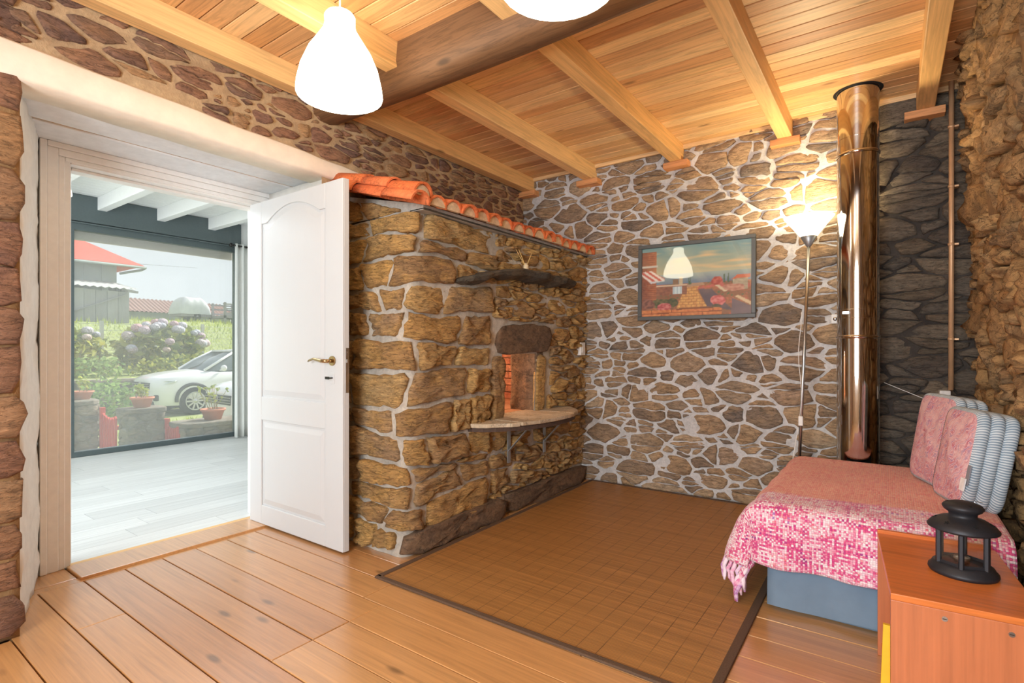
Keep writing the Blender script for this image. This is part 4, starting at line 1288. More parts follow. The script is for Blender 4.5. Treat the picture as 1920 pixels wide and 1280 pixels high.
for k in range(6):
    a = R(60 * k + 30)
    star((0.066 * math.cos(a), 0.066 * math.sin(a), 0.1545), (0.55 * math.cos(a), 0.55 * math.sin(a), 0.8))
    if k % 2 == 0: star((0.037 * math.cos(a), 0.037 * math.sin(a), 0.2062), (0.3 * math.cos(a), 0.3 * math.sin(a), 1), 0.005)
hang = MB(); hang.tube([(0.03, 0.0, 0.211), (0.05, 0.03, 0.205), (0.08, 0.055, 0.197)], 0.0009, 6)
hang.build('wire_loop', M['steel'], lan)
cand = thing('tealight_candle', 'white tealight candle standing inside the black lantern', 'candle', (0.174, 2.060, CH + 0.0305))
M['wax'] = plain('wax', rgb(244, 238, 222), 0.5)
MB().lathe([(0.001, 0), (0.019, 0), (0.0195, 0.015), (0.0185, 0.015), (0.018, 0.012), (0.001, 0.012)], 24).build('cup', M['steel'], cand)
MB().lathe([(0.001, 0.003), (0.0178, 0.003), (0.0178, 0.0125), (0.001, 0.013)], 24).build('wax', M['wax'], cand)
MB().tube([(0, 0, 0.012), (0.001, 0, 0.018)], 0.0008, 6).build('wick', M['dark_metal'], cand)

# ---------------------------------------------------------------- floor lamp, flue, copper pipe, sockets
fl = thing('floor_lamp', 'slender steel uplighter floor lamp with glowing white bowl, left of the flue', 'lamp', (-0.472, 3.70, 0))
M['bowl_glow'] = glow('bowl_glow', (1.0, 0.82, 0.52, 1), 6.0)
MB().lathe([(0.001, 0.0), (0.125, 0.0), (0.125, 0.012), (0.03, 0.022), (0.012, 0.05), (0.001, 0.05)], 32).build('base', M['steel'], fl)
tp = Vector((0.066, 0.0, 1.725))
MB().tube([(0, 0, 0.03), tp * 0.5, tp], 0.0095, 12).build('pole', M['steel'], fl)
MB().lathe([(0.010, -0.005), (0.014, 0.0), (0.046, 0.058), (0.044, 0.060), (0.010, 0.006)], 28, tp).build('cone', M['galv'], fl, 'grey metal cone under the bowl')
MB().lathe([(0.045, 0.058), (0.095, 0.125), (0.138, 0.178), (0.135, 0.178), (0.092, 0.128), (0.030, 0.065), (0.001, 0.062)], 32, tp).build('bowl', M['bowl_glow'], fl, 'glowing white bowl', fix=False)
MB().box(0.0, -0.018, 0.62, 0.026, 0.008, 0.68).build('cord_switch', M['cord_white'], fl, bevel=0.006).location = (0.012, -0.012, 0)
cw = MB(); cw.tube([(0.02 + 0.008 * math.sin(k), -0.012 - 0.006 * math.cos(k * 1.3), 0.68 + 0.08 * k) for k in range(9)], 0.0022, 6)
cw.tube([(0.01, -0.012, 0.61), (-0.02, -0.02, 0.4), (-0.06, -0.01, 0.2), (-0.10, 0.0, 0.05)], 0.0022, 6)
cw.build('cable', M['cord_white'], fl)
fll = lamp('uplighter_bulb', 'POINT', (-0.472 + 0.066, 3.70, 1.725 + 0.165), 26.0, (1.0, 0.78, 0.46), shadow_soft_size=0.05)

flue = thing('flue_pipe', 'polished stainless steel stove flue rising from floor to ceiling by the back wall', 'pipe', (-0.155, 3.74, 0))
t = NT('chrome')
nz = t.noise(t.pos((1, 1, 0.05), src='object'), 60, 2)
M['chrome'] = t.surf(rgb(205, 202, 198), 0.08, t.bump(nz, 0.02, 0.002), 1.0)
FR = 0.108
def fsec(name, z0, z1, r):
    MB().lathe([(r, z0), (r, z1)], 64, close=False).build(name, M['chrome'], flue, fix=False)
fsec('flue_section', 0.0, 1.162, FR)
fsec('flue_section', 1.162, 2.24, FR - 0.002)
fsec('flue_section', 2.24, 2.63, FR - 0.001)
for z in (1.165, 2.24):
    MB().lathe([(FR, z - 0.010), (FR + 0.004, z - 0.006), (FR + 0.005, z), (FR + 0.004, z + 0.006), (FR, z + 0.010)], 64).build('clamp_band', M['chrome'], flue)
for z in (1.275, 1.325, 2.33):
    MB().lathe([(FR - 0.003, z - 0.002), (FR + 0.001, z), (FR - 0.003, z + 0.002)], 64).build('seam_ridge', M['chrome'], flue)
MB().lathe([(FR, 0), (FR + 0.018, 0.0)], 48, (0, 0, 2.6185)).build('ceiling_collar', M['black_gap'], flue)
MB().cbox((-0.055, -0.098, 1.305), (0.035, 0.014, 0.018), None).build('clamp_latch', M['steel'], flue, bevel=0.002)

cp = thing('copper_pipe', 'thin copper pipe clipped up the corner beside the flue', 'pipe', (0.283, 3.905, 0.86))
M['copper'] = plain('copper', rgb(214, 170, 128), 0.45, 0.35, var=0.12, bscale=10)
MB().tube([(0, 0, 0), (0.002, 0, 0.9), (0.002, 0, 1.765)], 0.0125, 16).build('pipe', M['copper'], cp)
for z in (0.29, 0.83, 1.16, 1.5):
    c_ = MB().lathe([(0.013, -0.007), (0.016, -0.007), (0.016, 0.007), (0.013, 0.007)], 16, (0.001, 0, z)); c_.cbox((0.024, 0.02, z), (0.02, 0.05, 0.01))
    c_.build('pipe_clip', M['copper'], cp)
vb = tag(MB().box(-0.03, -0.025, 0, 0.02, 0.07, 0.07).box(-0.05, -0.03, -0.008, 0.022, 0.07, -0.001).build('junction_box', M['cord_white'], None, bevel=0.004), 'small cream junction box at the foot of the copper pipe', 'box')
vb.location = (0.262, 3.925, 0.785)
so = thing('wall_socket', 'small white socket on the stone wall left of the flue', 'socket', (-0.285, 3.944, 1.255))
MB().box(-0.022, 0, 0, 0.022, 0.035, 0.06).build('plate', M['cord_white'], so, bevel=0.004)
MB().lathe([(0.001, -0.003), (0.011, -0.003), (0.012, 0.001), (0.001, 0.001)], 16, (0, 0, 0)).build('button', M['steel'], so).matrix_local = Matrix.Translation((0, -0.001, 0.03)) @ Matrix.Rotation(R(90), 4, 'X')
sw = thing('light_switch', 'white rocker light switch at the corner of oven and back wall', 'switch', (-2.066, 3.875, 1.04))
MB().box(-0.03, -0.04, 0, 0.012, 0.04, 0.105).build('plate', M['cord_white'], sw, bevel=0.004)
MB().box(0.0115, -0.024, 0.02, 0.017, 0.024, 0.085).build('rocker', M['cord_white'], sw, bevel=0.002)
wi = MB(); wi.tube([(-0.03, 3.93, 0.89), (0.08, 3.915, 0.84), (0.16, 3.90, 0.805), (0.215, 3.90, 0.79)], 0.002, 6)
tag(wi.build('thin_cable', M['cord_white']), 'thin white cable sagging across the stones to the junction box', 'cable')

# ---------------------------------------------------------------- framed print
pic = thing('framed_print', 'framed print of a seaside terrace with striped awning on the back wall', 'picture', (-1.168, 3.915, 1.31))
pic.rotation_euler = (R(-1.9), 0, R(2.7))
PW, PH = 0.835, 0.578
M['pic_frame'] = plain('pic_frame', rgb(84, 86, 84), 0.45, var=0.06)
fw = 0.028
for x0, z0, x1, z1 in ((-PW / 2, 0, PW / 2, fw), (-PW / 2, PH - fw, PW / 2, PH), (-PW / 2, fw, -PW / 2 + fw, PH - fw), (PW / 2 - fw, fw, PW / 2, PH - fw)):
    MB().box(x0, -0.022, z0, x1, 0.012, z1).build('frame_bar', M['pic_frame'], pic, bevel=0.003)
t = NT('print')
va = t.n('ShaderNodeVertexColor', layer_name='print').outputs[0]
M['print'] = t.surf(va, 0.55)
rg = random.Random(20)
def L3(a, b, k): k = min(1, max(0, k)); return tuple(a[i] + (b[i] - a[i]) * k for i in range(3))
def nz(u, v, f, s=0.0): return noise.noise(Vector((u * f, v * f, s)))
def inpoly(u, v, poly):
    r_ = False; j = len(poly) - 1
    for i in range(len(poly)):
        a, b = poly[i], poly[j]
        if (a[1] > v) != (b[1] > v) and u < (b[0] - a[0]) * (v - a[1]) / (b[1] - a[1]) + a[0]: r_ = not r_
        j = i
    return r_
def paint(u, v):
    """seaside terrace: u to the right, v upwards, both 0..1"""
    n1 = nz(u, v, 9, 1); n2 = nz(u, v, 34, 2); n3 = nz(u * 0.5, v * 2.2, 8, 5)
    c = L3((196, 186, 150), (120, 160, 160), (v - 0.55) / 0.45 + n3 * 0.35)
    c = L3(c, (232, 196, 146), max(0, n3 * 1.6 + 0.35 - abs(v - 0.72) * 4))
    if v < 0.60: c = L3((104, 124, 150), (166, 180, 170), (v - 0.42) / 0.18 + n1 * 0.15)
    if v < 0.46:
        c = L3((150, 104, 78), (196, 120, 84), 0.5 + n1 * 1.2 + n2)
        if n2 > 0.28: c = (104, 116, 84)
        if n1 + n2 > 0.42: c = (206, 110, 100)
    if inpoly(u, v, [(0.34, 0.10), (0.62, 0.12), (0.53, 0.36), (0.56, 0.44), (0.46, 0.44), (0.40, 0.33)]):
        c = L3((214, 150, 88), (236, 186, 112), 0.5 + n2 * 1.2)
        if (v * 26) % 1 < 0.12 or ((u * 20 + int(v * 26) * 0.5) % 1 < 0.10): c = L3(c, (168, 106, 66), 0.6)
    if inpoly(u, v, [(0.62, 0.12), (0.85, 0.05), (0.66, 0.36), (0.54, 0.37)]): c = L3((96, 84, 96), (128, 106, 104), 0.5 + n1)
    if inpoly(u, v, [(0.30, 0.40), (0.33, 0.44), (0.58, 0.46), (0.60, 0.42), (0.45, 0.40)]): c = (188, 150, 120)
    if u < 0.30 and v < 0.95:
        w = 0.145
        if u < w + 0.0 and v > 0.10:
            c = L3((150, 88, 66), (196, 122, 84), (u / w) + n2 * 0.6)
            if (v * 34) % 1 < 0.2: c = L3(c, (128, 74, 58), 0.5)
    if u < 0.44 and 0.30 < v < 0.45 and u > 0.145:
        c = L3((140, 92, 76), (170, 112, 86), 0.5 + n2)
        if v > 0.425: c = (226, 196, 166)
    if u < 0.16 and 0.72 < v < 0.745: c = (214, 204, 190)
    if inpoly(u, v, [(0.0, 0.66), (0.09, 0.67), (0.225, 0.545), (0.225, 0.51), (0.09, 0.48), (0.0, 0.60)]):
        k = (u * 1.0 + v * 0.9 - 0.5) * 15
        c = (214, 106, 88) if k % 1 < 0.5 else (244, 226, 212)
        if v < 0.515 + (0.2 - u) * 0.02: c = (220, 216, 214)
    if 0.305 < u < 0.39 and 0.31 < v < 0.42:
        c = (214, 222, 222) if (u * 60) % 1 < 0.7 else (168, 186, 192)
    if 0.36 < u < 0.40 and 0.45 < v < 0.55: c = (212, 190, 156)
    if 0.30 < u < 0.36 and 0.45 < v < 0.52: c = (150, 118, 92)
    for cu, h in ((0.77, 0.60), (0.805, 0.585), (0.455, 0.56), (0.468, 0.55)):
        if abs(u - cu) < 0.008 * max(0.2, (h - v) / 0.12) and 0.44 < v < h: c = (84, 110, 84)
    if 0.84 < u < 0.97 and 0.33 < v < 0.50: c = L3((176, 158, 132), (206, 188, 158), 0.5 + n2)
    if inpoly(u, v, [(0.83, 0.47), (0.88, 0.53), (0.99, 0.53), (0.99, 0.485), (0.89, 0.485)]): c = (214, 108, 74)
    if inpoly(u, v, [(0.66, 0.44), (0.70, 0.44), (0.80, 0.32), (0.77, 0.31)]): c = (226, 204, 170)
    if inpoly(u, v, [(0.86, 0.24), (0.89, 0.255), (1.0, 0.16), (1.0, 0.11)]): c = (230, 200, 160)
    if inpoly(u, v, [(0.83, 0.0), (0.84, 0.22), (1.0, 0.10), (1.0, 0.0)]): c = L3((112, 96, 106), (136, 116, 120), 0.5 + n1)
    def blob(cu, cv, ru, rv, cols):
        nonlocal c
        if ((u - cu) / ru) ** 2 + ((v - cv) / rv) ** 2 < 1 + n1 * 0.9: c = L3(cols[0], cols[1], 0.5 + n2 * 1.6)
    blob(0.70, 0.47, 0.05, 0.05, ((176, 70, 60), (214, 120, 100)))
    blob(0.20, 0.19, 0.11, 0.07, ((86, 92, 62), (128, 116, 80)))
    blob(0.30, 0.20, 0.05, 0.07, ((74, 84, 60), (110, 104, 70)))
    blob(0.23, 0.12, 0.065, 0.06, ((186, 84, 88), (220, 140, 130)))
    blob(0.06, 0.18, 0.06, 0.08, ((120, 80, 70), (160, 104, 88)))
    blob(0.71, 0.20, 0.07, 0.075, ((204, 92, 92), (232, 148, 140)))
    blob(0.70, 0.11, 0.04, 0.04, ((84, 84, 66), (110, 100, 80)))
    blob(0.85, 0.36, 0.08, 0.05, ((188, 124, 104), (214, 160, 136)))
    if v < 0.095 + 0.01 * n1 and u < 0.75:
        c = L3((204, 116, 70), (232, 152, 92), 0.5 + n2)
        if abs(v - 0.045 - 0.02 * (u - .3)) < 0.006 or ((u * 5.2 + (v > 0.045) * 0.5) % 1 < 0.03): c = (150, 84, 56)
    if inpoly(u, v, [(0.34, 0.105), (0.66, 0.115), (0.68, 0.095), (0.34, 0.085)]): c = (140, 84, 58)
    return c
iw, ih = 150, 104
IW, IH = PW - 2 * fw, PH - 2 * fw
vs = []; fs = []
for j in range(ih + 1):
    for i in range(iw + 1): vs.append((-IW / 2 + IW * i / iw, -0.004, fw + IH * j / ih))
for j in range(ih):
    for i in range(iw): fs.append((j * (iw + 1) + i, j * (iw + 1) + i + 1, (j + 1) * (iw + 1) + i + 1, (j + 1) * (iw + 1) + i))
me = mesh('print', vs, fs, M['print'])
ca = me.color_attributes.new('print', 'FLOAT_COLOR', 'POINT')
buf = []
for j in range(ih + 1):
    for i in range(iw + 1): buf += list(rgb(*[min(255, max(0, q)) for q in paint(i / iw, j / ih)]))
ca.data.foreach_set('color', buf)
put('print', me, pic)
MB().box(-PW / 2 + 0.01, 0.0, 0.01, PW / 2 - 0.01, 0.008, PH - 0.01).build('backing', M['pic_frame'], pic)
MB().box(-IW / 2, -0.009, fw, IW / 2, -0.0075, fw + IH).build('glass_pane', M['glass'], pic)

# ---------------------------------------------------------------- reed diffuser on the oven ledge
df = thing('reed_diffuser', 'small glass reed diffuser with three sticks on the oven ledge', 'diffuser', (-2.02, 2.985, 1.621))
M['jar'] = plain('jar', rgb(226, 206, 168), 0.15, var=0.03)
MB().lathe([(0.001, 0), (0.017, 0), (0.018, 0.004), (0.018, 0.040), (0.015, 0.046), (0.010, 0.048), (0.010, 0.056), (0.008, 0.056), (0.008, 0.045), (0.001, 0.045)], 20).build('jar', M['jar'], df)
M['reed'] = plain('reed', rgb(226, 190, 120), 0.7)
for e in ((-0.055, -0.05, 0.16), (-0.035, -0.035, 0.15), (0.03, 0.025, 0.125)):
    MB().tube([(e[0] * -0.05, e[1] * -0.05, 0.02), e], 0.0022, 6).build('reed', M['reed'], df)

# ---------------------------------------------------------------- curtain in the sunroom
cur = thing('curtain', 'white curtain hanging at the right end of the sunroom window', 'curtain', (-6.48, 3.45, 0.01))
M['curtain'] = plain('curtain', rgb(236, 238, 234), 0.9, var=0.02, **{'Subsurface Weight': 0.0})
vs = []; fs = []
N1, N2 = 60, 14
for j in range(N2 + 1):
    for i in range(N1 + 1):
        y = -0.19 + 0.46 * i / N1; z = 2.36 * j / N2
        x = 0.035 * math.sin(i * 0.62) * (0.6 + 0.4 * (1 - j / N2)) + 0.006 * nz(y, z, 6)
        vs.append((x, y + 0.012 * (1 - j / N2) * (i / N1 - .5), z))
for j in range(N2):
    for i in range(N1): fs.append((j * (N1 + 1) + i, j * (N1 + 1) + i + 1, (j + 1) * (N1 + 1) + i + 1, (j + 1) * (N1 + 1) + i))
o = put('cloth', mesh('cloth', vs, fs, M['curtain'], True), cur)
o.modifiers.new('thick', 'SOLIDIFY').thickness = 0.003
rod = thing('curtain_rod', 'dark curtain rod with a ball end above the sunroom window', 'rod', (-6.48, 3.45, 2.345))
MB().tube([(0, -0.22, 0), (0, 0.6, 0)], 0.011, 12).build('rod', M['dark_metal'], rod)
MB().sphere((0, -0.235, 0), 0.024, 14, 9).build('finial', M['dark_metal'], rod)
MB().box(-0.14, 0.1, -0.01, 0.0, 0.125, 0.008).build('bracket', M['dark_metal'], rod)

# ================================================================ garden and farm beyond the window
def terrain(x, y):
    pts = [(-6.7, -0.50), (-15.45, -0.50), (-15.6, 0.30), (-18, 0.5), (-20, 0.9), (-23, 1.6), (-26, 2.1), (-30, 2.45), (-50, 3.4), (-95, 4.6)]
    for (a, za), (b, zb) in zip(pts, pts[1:]):
        if x >= b:
            z_ = za + (zb - za) * (a - x) / (a - b)
            break
    else: z_ = 4.6
    return z_ + (0.03 + 0.10 * (x < -16)) * noise.noise(Vector((x * 0.5, y * 0.5, 0)))
t = NT('ground_cover')
n1 = t.noise(t.pos(), 0.45, 5, 0.6); n2 = t.noise(t.pos(), 9, 5, 0.7)
grass = t.ramp(n2, [(0.3, rgb(112, 128, 72)), (0.7, rgb(176, 184, 112))])
grav = t.ramp(n2, [(0.3, rgb(176, 168, 152)), (0.7, rgb(216, 208, 192))])
col = t.mix(t.ramp(n1, [(0.42, (0, 0, 0, 1)), (0.52, (1, 1, 1, 1))]), grav, grass)
sepx = t.n('ShaderNodeSeparateXYZ', {0: t.pos()}).outputs[0]
col = t.mix(t.math('LESS_THAN', sepx, -15.4), col, grass)
M['ground_cover'] = t.surf(col, 0.95, t.bump(n2, 0.6, 0.05))
xs = [-6.78 - 0.28 * i for i in range(31)] + [-15.46, -15.6] + [-16 - 0.8 * i for i in range(25)] + [-37, -41, -46, -52, -60, -70, -82, -95]
ys = [-25 + 1.2 * j for j in range(60)]
vs = [(x, y, terrain(x, y)) for y in ys for x in xs]
W = len(xs)
fs = [(j * W + i, j * W + i + 1, (j + 1) * W + i + 1, (j + 1) * W + i) for j in range(len(ys) - 1) for i in range(W - 1)]
structure(put('ground', MB().add(vs, fs, True).mesh('ground', M['ground_cover'])))

M['stone_grey'] = stone_mat('stone_grey', [rgb(128, 122, 112), rgb(150, 142, 130), rgb(112, 106, 98), rgb(166, 154, 136)], rgb(176, 152, 120), 0.4)
M['mortar_grey'] = mortar_mat('mortar_grey', rgb(120, 114, 106), rgb(156, 150, 140))
# garden wall piers
def pier(label, x0, y0, x1, y1, top, seed):
    cx, cy = (x0 + x1) / 2, (y0 + y1) / 2
    p_ = thing('garden_pier', label, 'pier', (cx, cy, -0.5), group='stone garden piers')
    zb = -0.02; zt = top + 0.5 - 0.06
    MB().box(x0 - cx, y0 - cy, zb, x1 - cx, y1 - cy, zt).build('core', M['mortar_grey'], p_, bevel=0.02)
    def fa(u, v, d): return Vector((x1 - cx + d, y0 - cy + u, v))
    def fb(u, v, d): return Vector((x0 - cx + u, y1 - cy + d, v))
    def fc(u, v, d): return Vector((x1 - cx - u, y0 - cy - d, v))
    r_ = random.Random(seed)
    for f_, wid, sd in ((fa, y1 - y0, 0), (fb, x1 - x0, 1), (fc, x1 - x0, 2)):
        for poly, s_ in rubble(wid, zt, 1.6, (0.13, 0.1, 0.075, 0.055), seed + sd, tries=150):
            v_, f2, c_ = stone_geo(poly, f_, r_.uniform(0.012, 0.03), 0.006, r_, n=12)
            put('stone', mesh('stone', [q - c_ for q in v_], f2, M['stone_grey'], True), p_, c_)
    cap = []
    for k in range(16):
        a = 2 * math.pi * k / 16
        ex = math.copysign(abs(math.cos(a)) ** 0.4, math.cos(a)) * ((x1 - x0) / 2 + 0.05) * (1 + r_.uniform(-.05, .05))
        ey = math.copysign(abs(math.sin(a)) ** 0.4, math.sin(a)) * ((y1 - y0) / 2 + 0.05) * (1 + r_.uniform(-.05, .05))
        cap.append((ex, ey))
    MB().prism(cap, zt - 0.002, top + 0.5).build('cap_slab', M['stone_grey'], p_, bevel=0.012)
    return p_
pier('leftmost grey stone garden pier outside, beside the window frame', -9.45, 2.05, -8.95, 2.62, 0.38, 100)
pier('middle grey stone garden pier outside, between the two red gates', -8.24, 2.64, -7.96, 3.06, 0.31, 110)
pier('low grey stone garden pier outside, nearest the curtain', -7.97, 3.13, -7.5, 3.95, 0.10, 120)

# terracotta pots with plants
M['terracotta'] = plain('terracotta', rgb(206, 132, 104), 0.8, var=0.1, bump=0.1)
M['soil'] = plain('soil', rgb(84, 66, 52), 0.95, var=0.2, bump=0.4)
M['stem'] = plain('stem', rgb(150, 140, 92), 0.8)
def leaf_mat(name, cols):
    t = NT(name)
    c = t.ramp(t.rand(), [(i / (len(cols) - 1), q) for i, q in enumerate(cols)])
    d = t.n('ShaderNodeBsdfDiffuse', {'Color': c}); tr = t.n('ShaderNodeBsdfTranslucent', {'Color': c})
    mx = t.n('ShaderNodeMixShader', {0: 0.35, 1: d.outputs[0], 2: tr.outputs[0]})
    t.link(mx.outputs[0], t.out.inputs[0]); return t.m
M['leaf_light'] = leaf_mat('leaf_light', [rgb(150, 168, 70), rgb(196, 200, 96), rgb(120, 144, 66)])
M['leaf_green'] = leaf_mat('leaf_green', [rgb(96, 128, 70), rgb(140, 168, 96), rgb(168, 190, 120), rgb(80, 108, 62)])
M['leaf_hyd'] = leaf_mat('leaf_hyd', [rgb(92, 110, 58), rgb(150, 158, 70), rgb(196, 192, 92), rgb(110, 128, 66), rgb(176, 178, 96)])
def leaves(mb, c, rad, n, size, r_, shell=0.55, aspect=1.7):
    for _ in range(n):
        while True:
            d = Vector((r_.uniform(-1, 1), r_.uniform(-1, 1), r_.uniform(-1, 1)))
            if 0.05 < d.length < 1: break
        d = d.normalized() * (shell + (1 - shell) * r_.random())
        p = Vector(c) + Vector((d.x * rad[0], d.y * rad[1], d.z * rad[2]))
        a = Vector((r_.gauss(0, 1), r_.gauss(0, 1), r_.gauss(0, 0.6))).normalized()
        b = a.cross(Vector((r_.gauss(0, 1), r_.gauss(0, 1), r_.gauss(0, 1)))).normalized()
        s = size * r_.uniform(0.6, 1.25)
        mb.add([p - a * s * aspect / 2, p + b * s / 2, p + a * s * aspect / 2, p - b * s / 2], [(0, 1, 2, 3)])
def pot(label, loc, r, h, plant, seed):
    p_ = thing('flower_pot', label, 'plant pot', loc, group='terracotta bowls on the garden piers')
    MB().lathe([(0.001, 0), (r * 0.68, 0), (r * 0.96, h * 0.82), (r * 1.06, h * 0.82), (r * 1.08, h), (r * 0.95, h), (r * 0.93, h * 0.88), (0.001, h * 0.88)], 26).build('bowl', M['terracotta'], p_)
    MB().lathe([(r * 0.93, h * 0.86), (r * 0.5, h * 0.92), (0.001, h * 0.94)], 16).build('soil', M['soil'], p_)
    r_ = random.Random(seed); st = MB(); lf = MB()
    for k in range(plant[0]):
        a = r_.uniform(0, 6.28); q = r_.uniform(0, r * 0.6)
        b = Vector((q * math.cos(a), q * math.sin(a), h * 0.9)); tip = b + Vector((r_.uniform(-.5, .5), r_.uniform(-.5, .5), 1)) * plant[1] * r_.uniform(0.5, 1)
        mid = (b + tip) / 2 + Vector((r_.uniform(-.02, .02), r_.uniform(-.02, .02), 0))
        st.tube([b, mid, tip], 0.004, 5)
        leaves(lf, tip, (0.035, 0.035, 0.05), plant[2], 0.035, r_, 0.2)
        leaves(lf, mid, (0.03, 0.03, 0.04), plant[2] // 2, 0.03, r_, 0.2)
    st.build('stem', M['stem'], p_); lf.build('foliage', M['leaf_light'], p_, fix=False)
pot('terracotta bowl with a small yellowish plant on the leftmost pier', (-9.2, 2.50, 0.381), 0.135, 0.115, (6, 0.22, 7), 1)
pot('terracotta bowl with a low succulent on the middle pier', (-8.1, 2.85, 0.311), 0.13, 0.135, (9, 0.16, 8), 2)
pot('terracotta bowl with bare branching stems on the pier by the curtain', (-7.72, 3.58, 0.101), 0.15, 0.15, (10, 0.36, 4), 3)

# red picket gates
M['gate_red'] = plain('gate_red', rgb(204, 64, 54), 0.6, var=0.08)
def gate(label, a, b, top, n):
    a = Vector(a); b = Vector(b); g = thing('picket_gate', label, 'gate', (a.x, a.y, -0.49), group='red picket gates')
    d = Vector((b.x - a.x, b.y - a.y, 0)); L = d.length; d.normalize(); g.rotation_euler = (0, 0, math.atan2(d.y, d.x))
    H = top + 0.49
    w = L / n * 0.58
    for k in range(n):
        x = L * (k + 0.5) / n; hh = H - 0.05 * math.sin(math.pi * (k + 0.5) / n)
        MB().prism([(x - w / 2, 0.03), (x + w / 2, 0.03), (x + w / 2, hh - 0.03), (x, hh), (x - w / 2, hh - 0.03)], -0.011, 0.011, 'y').build('picket', M['gate_red'], g)
    for zz in (H * 0.22, H * 0.76):
        MB().box(0, 0.011, zz - 0.025, L, 0.033, zz + 0.025).build('rail', M['gate_red'], g)
    MB().box(-0.035, -0.03, 0, 0.02, 0.03, H + 0.06).build('post', M['gate_red'], g)
gate('taller red wooden picket gate between leftmost and middle piers', (-8.92, 2.66), (-8.27, 2.62), 0.21, 6)
gate('lower red wooden picket gate between middle pier and low pier', (-7.98, 3.10), (-7.60, 3.09), 0.08, 6)

# cars parked along the lane
M['car_white'] = plain('car_white', rgb(240, 242, 244), 0.22, var=0.01, **{'Coat Weight': 0.6})
M['car_glass'] = plain('car_glass', rgb(120, 130, 134), 0.08, var=0.1)
M['car_dark'] = plain('car_dark', rgb(70, 74, 78), 0.6, var=0.05)
M['tyre'] = plain('tyre', rgb(52, 54, 56), 0.85)
M['alloy'] = plain('alloy', rgb(206, 206, 208), 0.3, 0.7)
M['lens'] = plain('lens', rgb(214, 220, 224), 0.12, var=0.15, bscale=30)
def loft(sections, name, mat, parent, smooth=True):
    n = len(sections[0]); vs = []; fs = []
    for s_ in sections: vs += s_
    for i in range(len(sections) - 1):
        for k in range(n - 1): fs.append((i * n + k, i * n + k + 1, (i + 1) * n + k + 1, (i + 1) * n + k))
    fs += [tuple(range(n)), tuple(range((len(sections) - 1) * n, len(sections) * n))]
    b = MB().add(vs, fs, smooth); b.sm[-2:] = [False, False]
    return b.build(name, mat, parent)
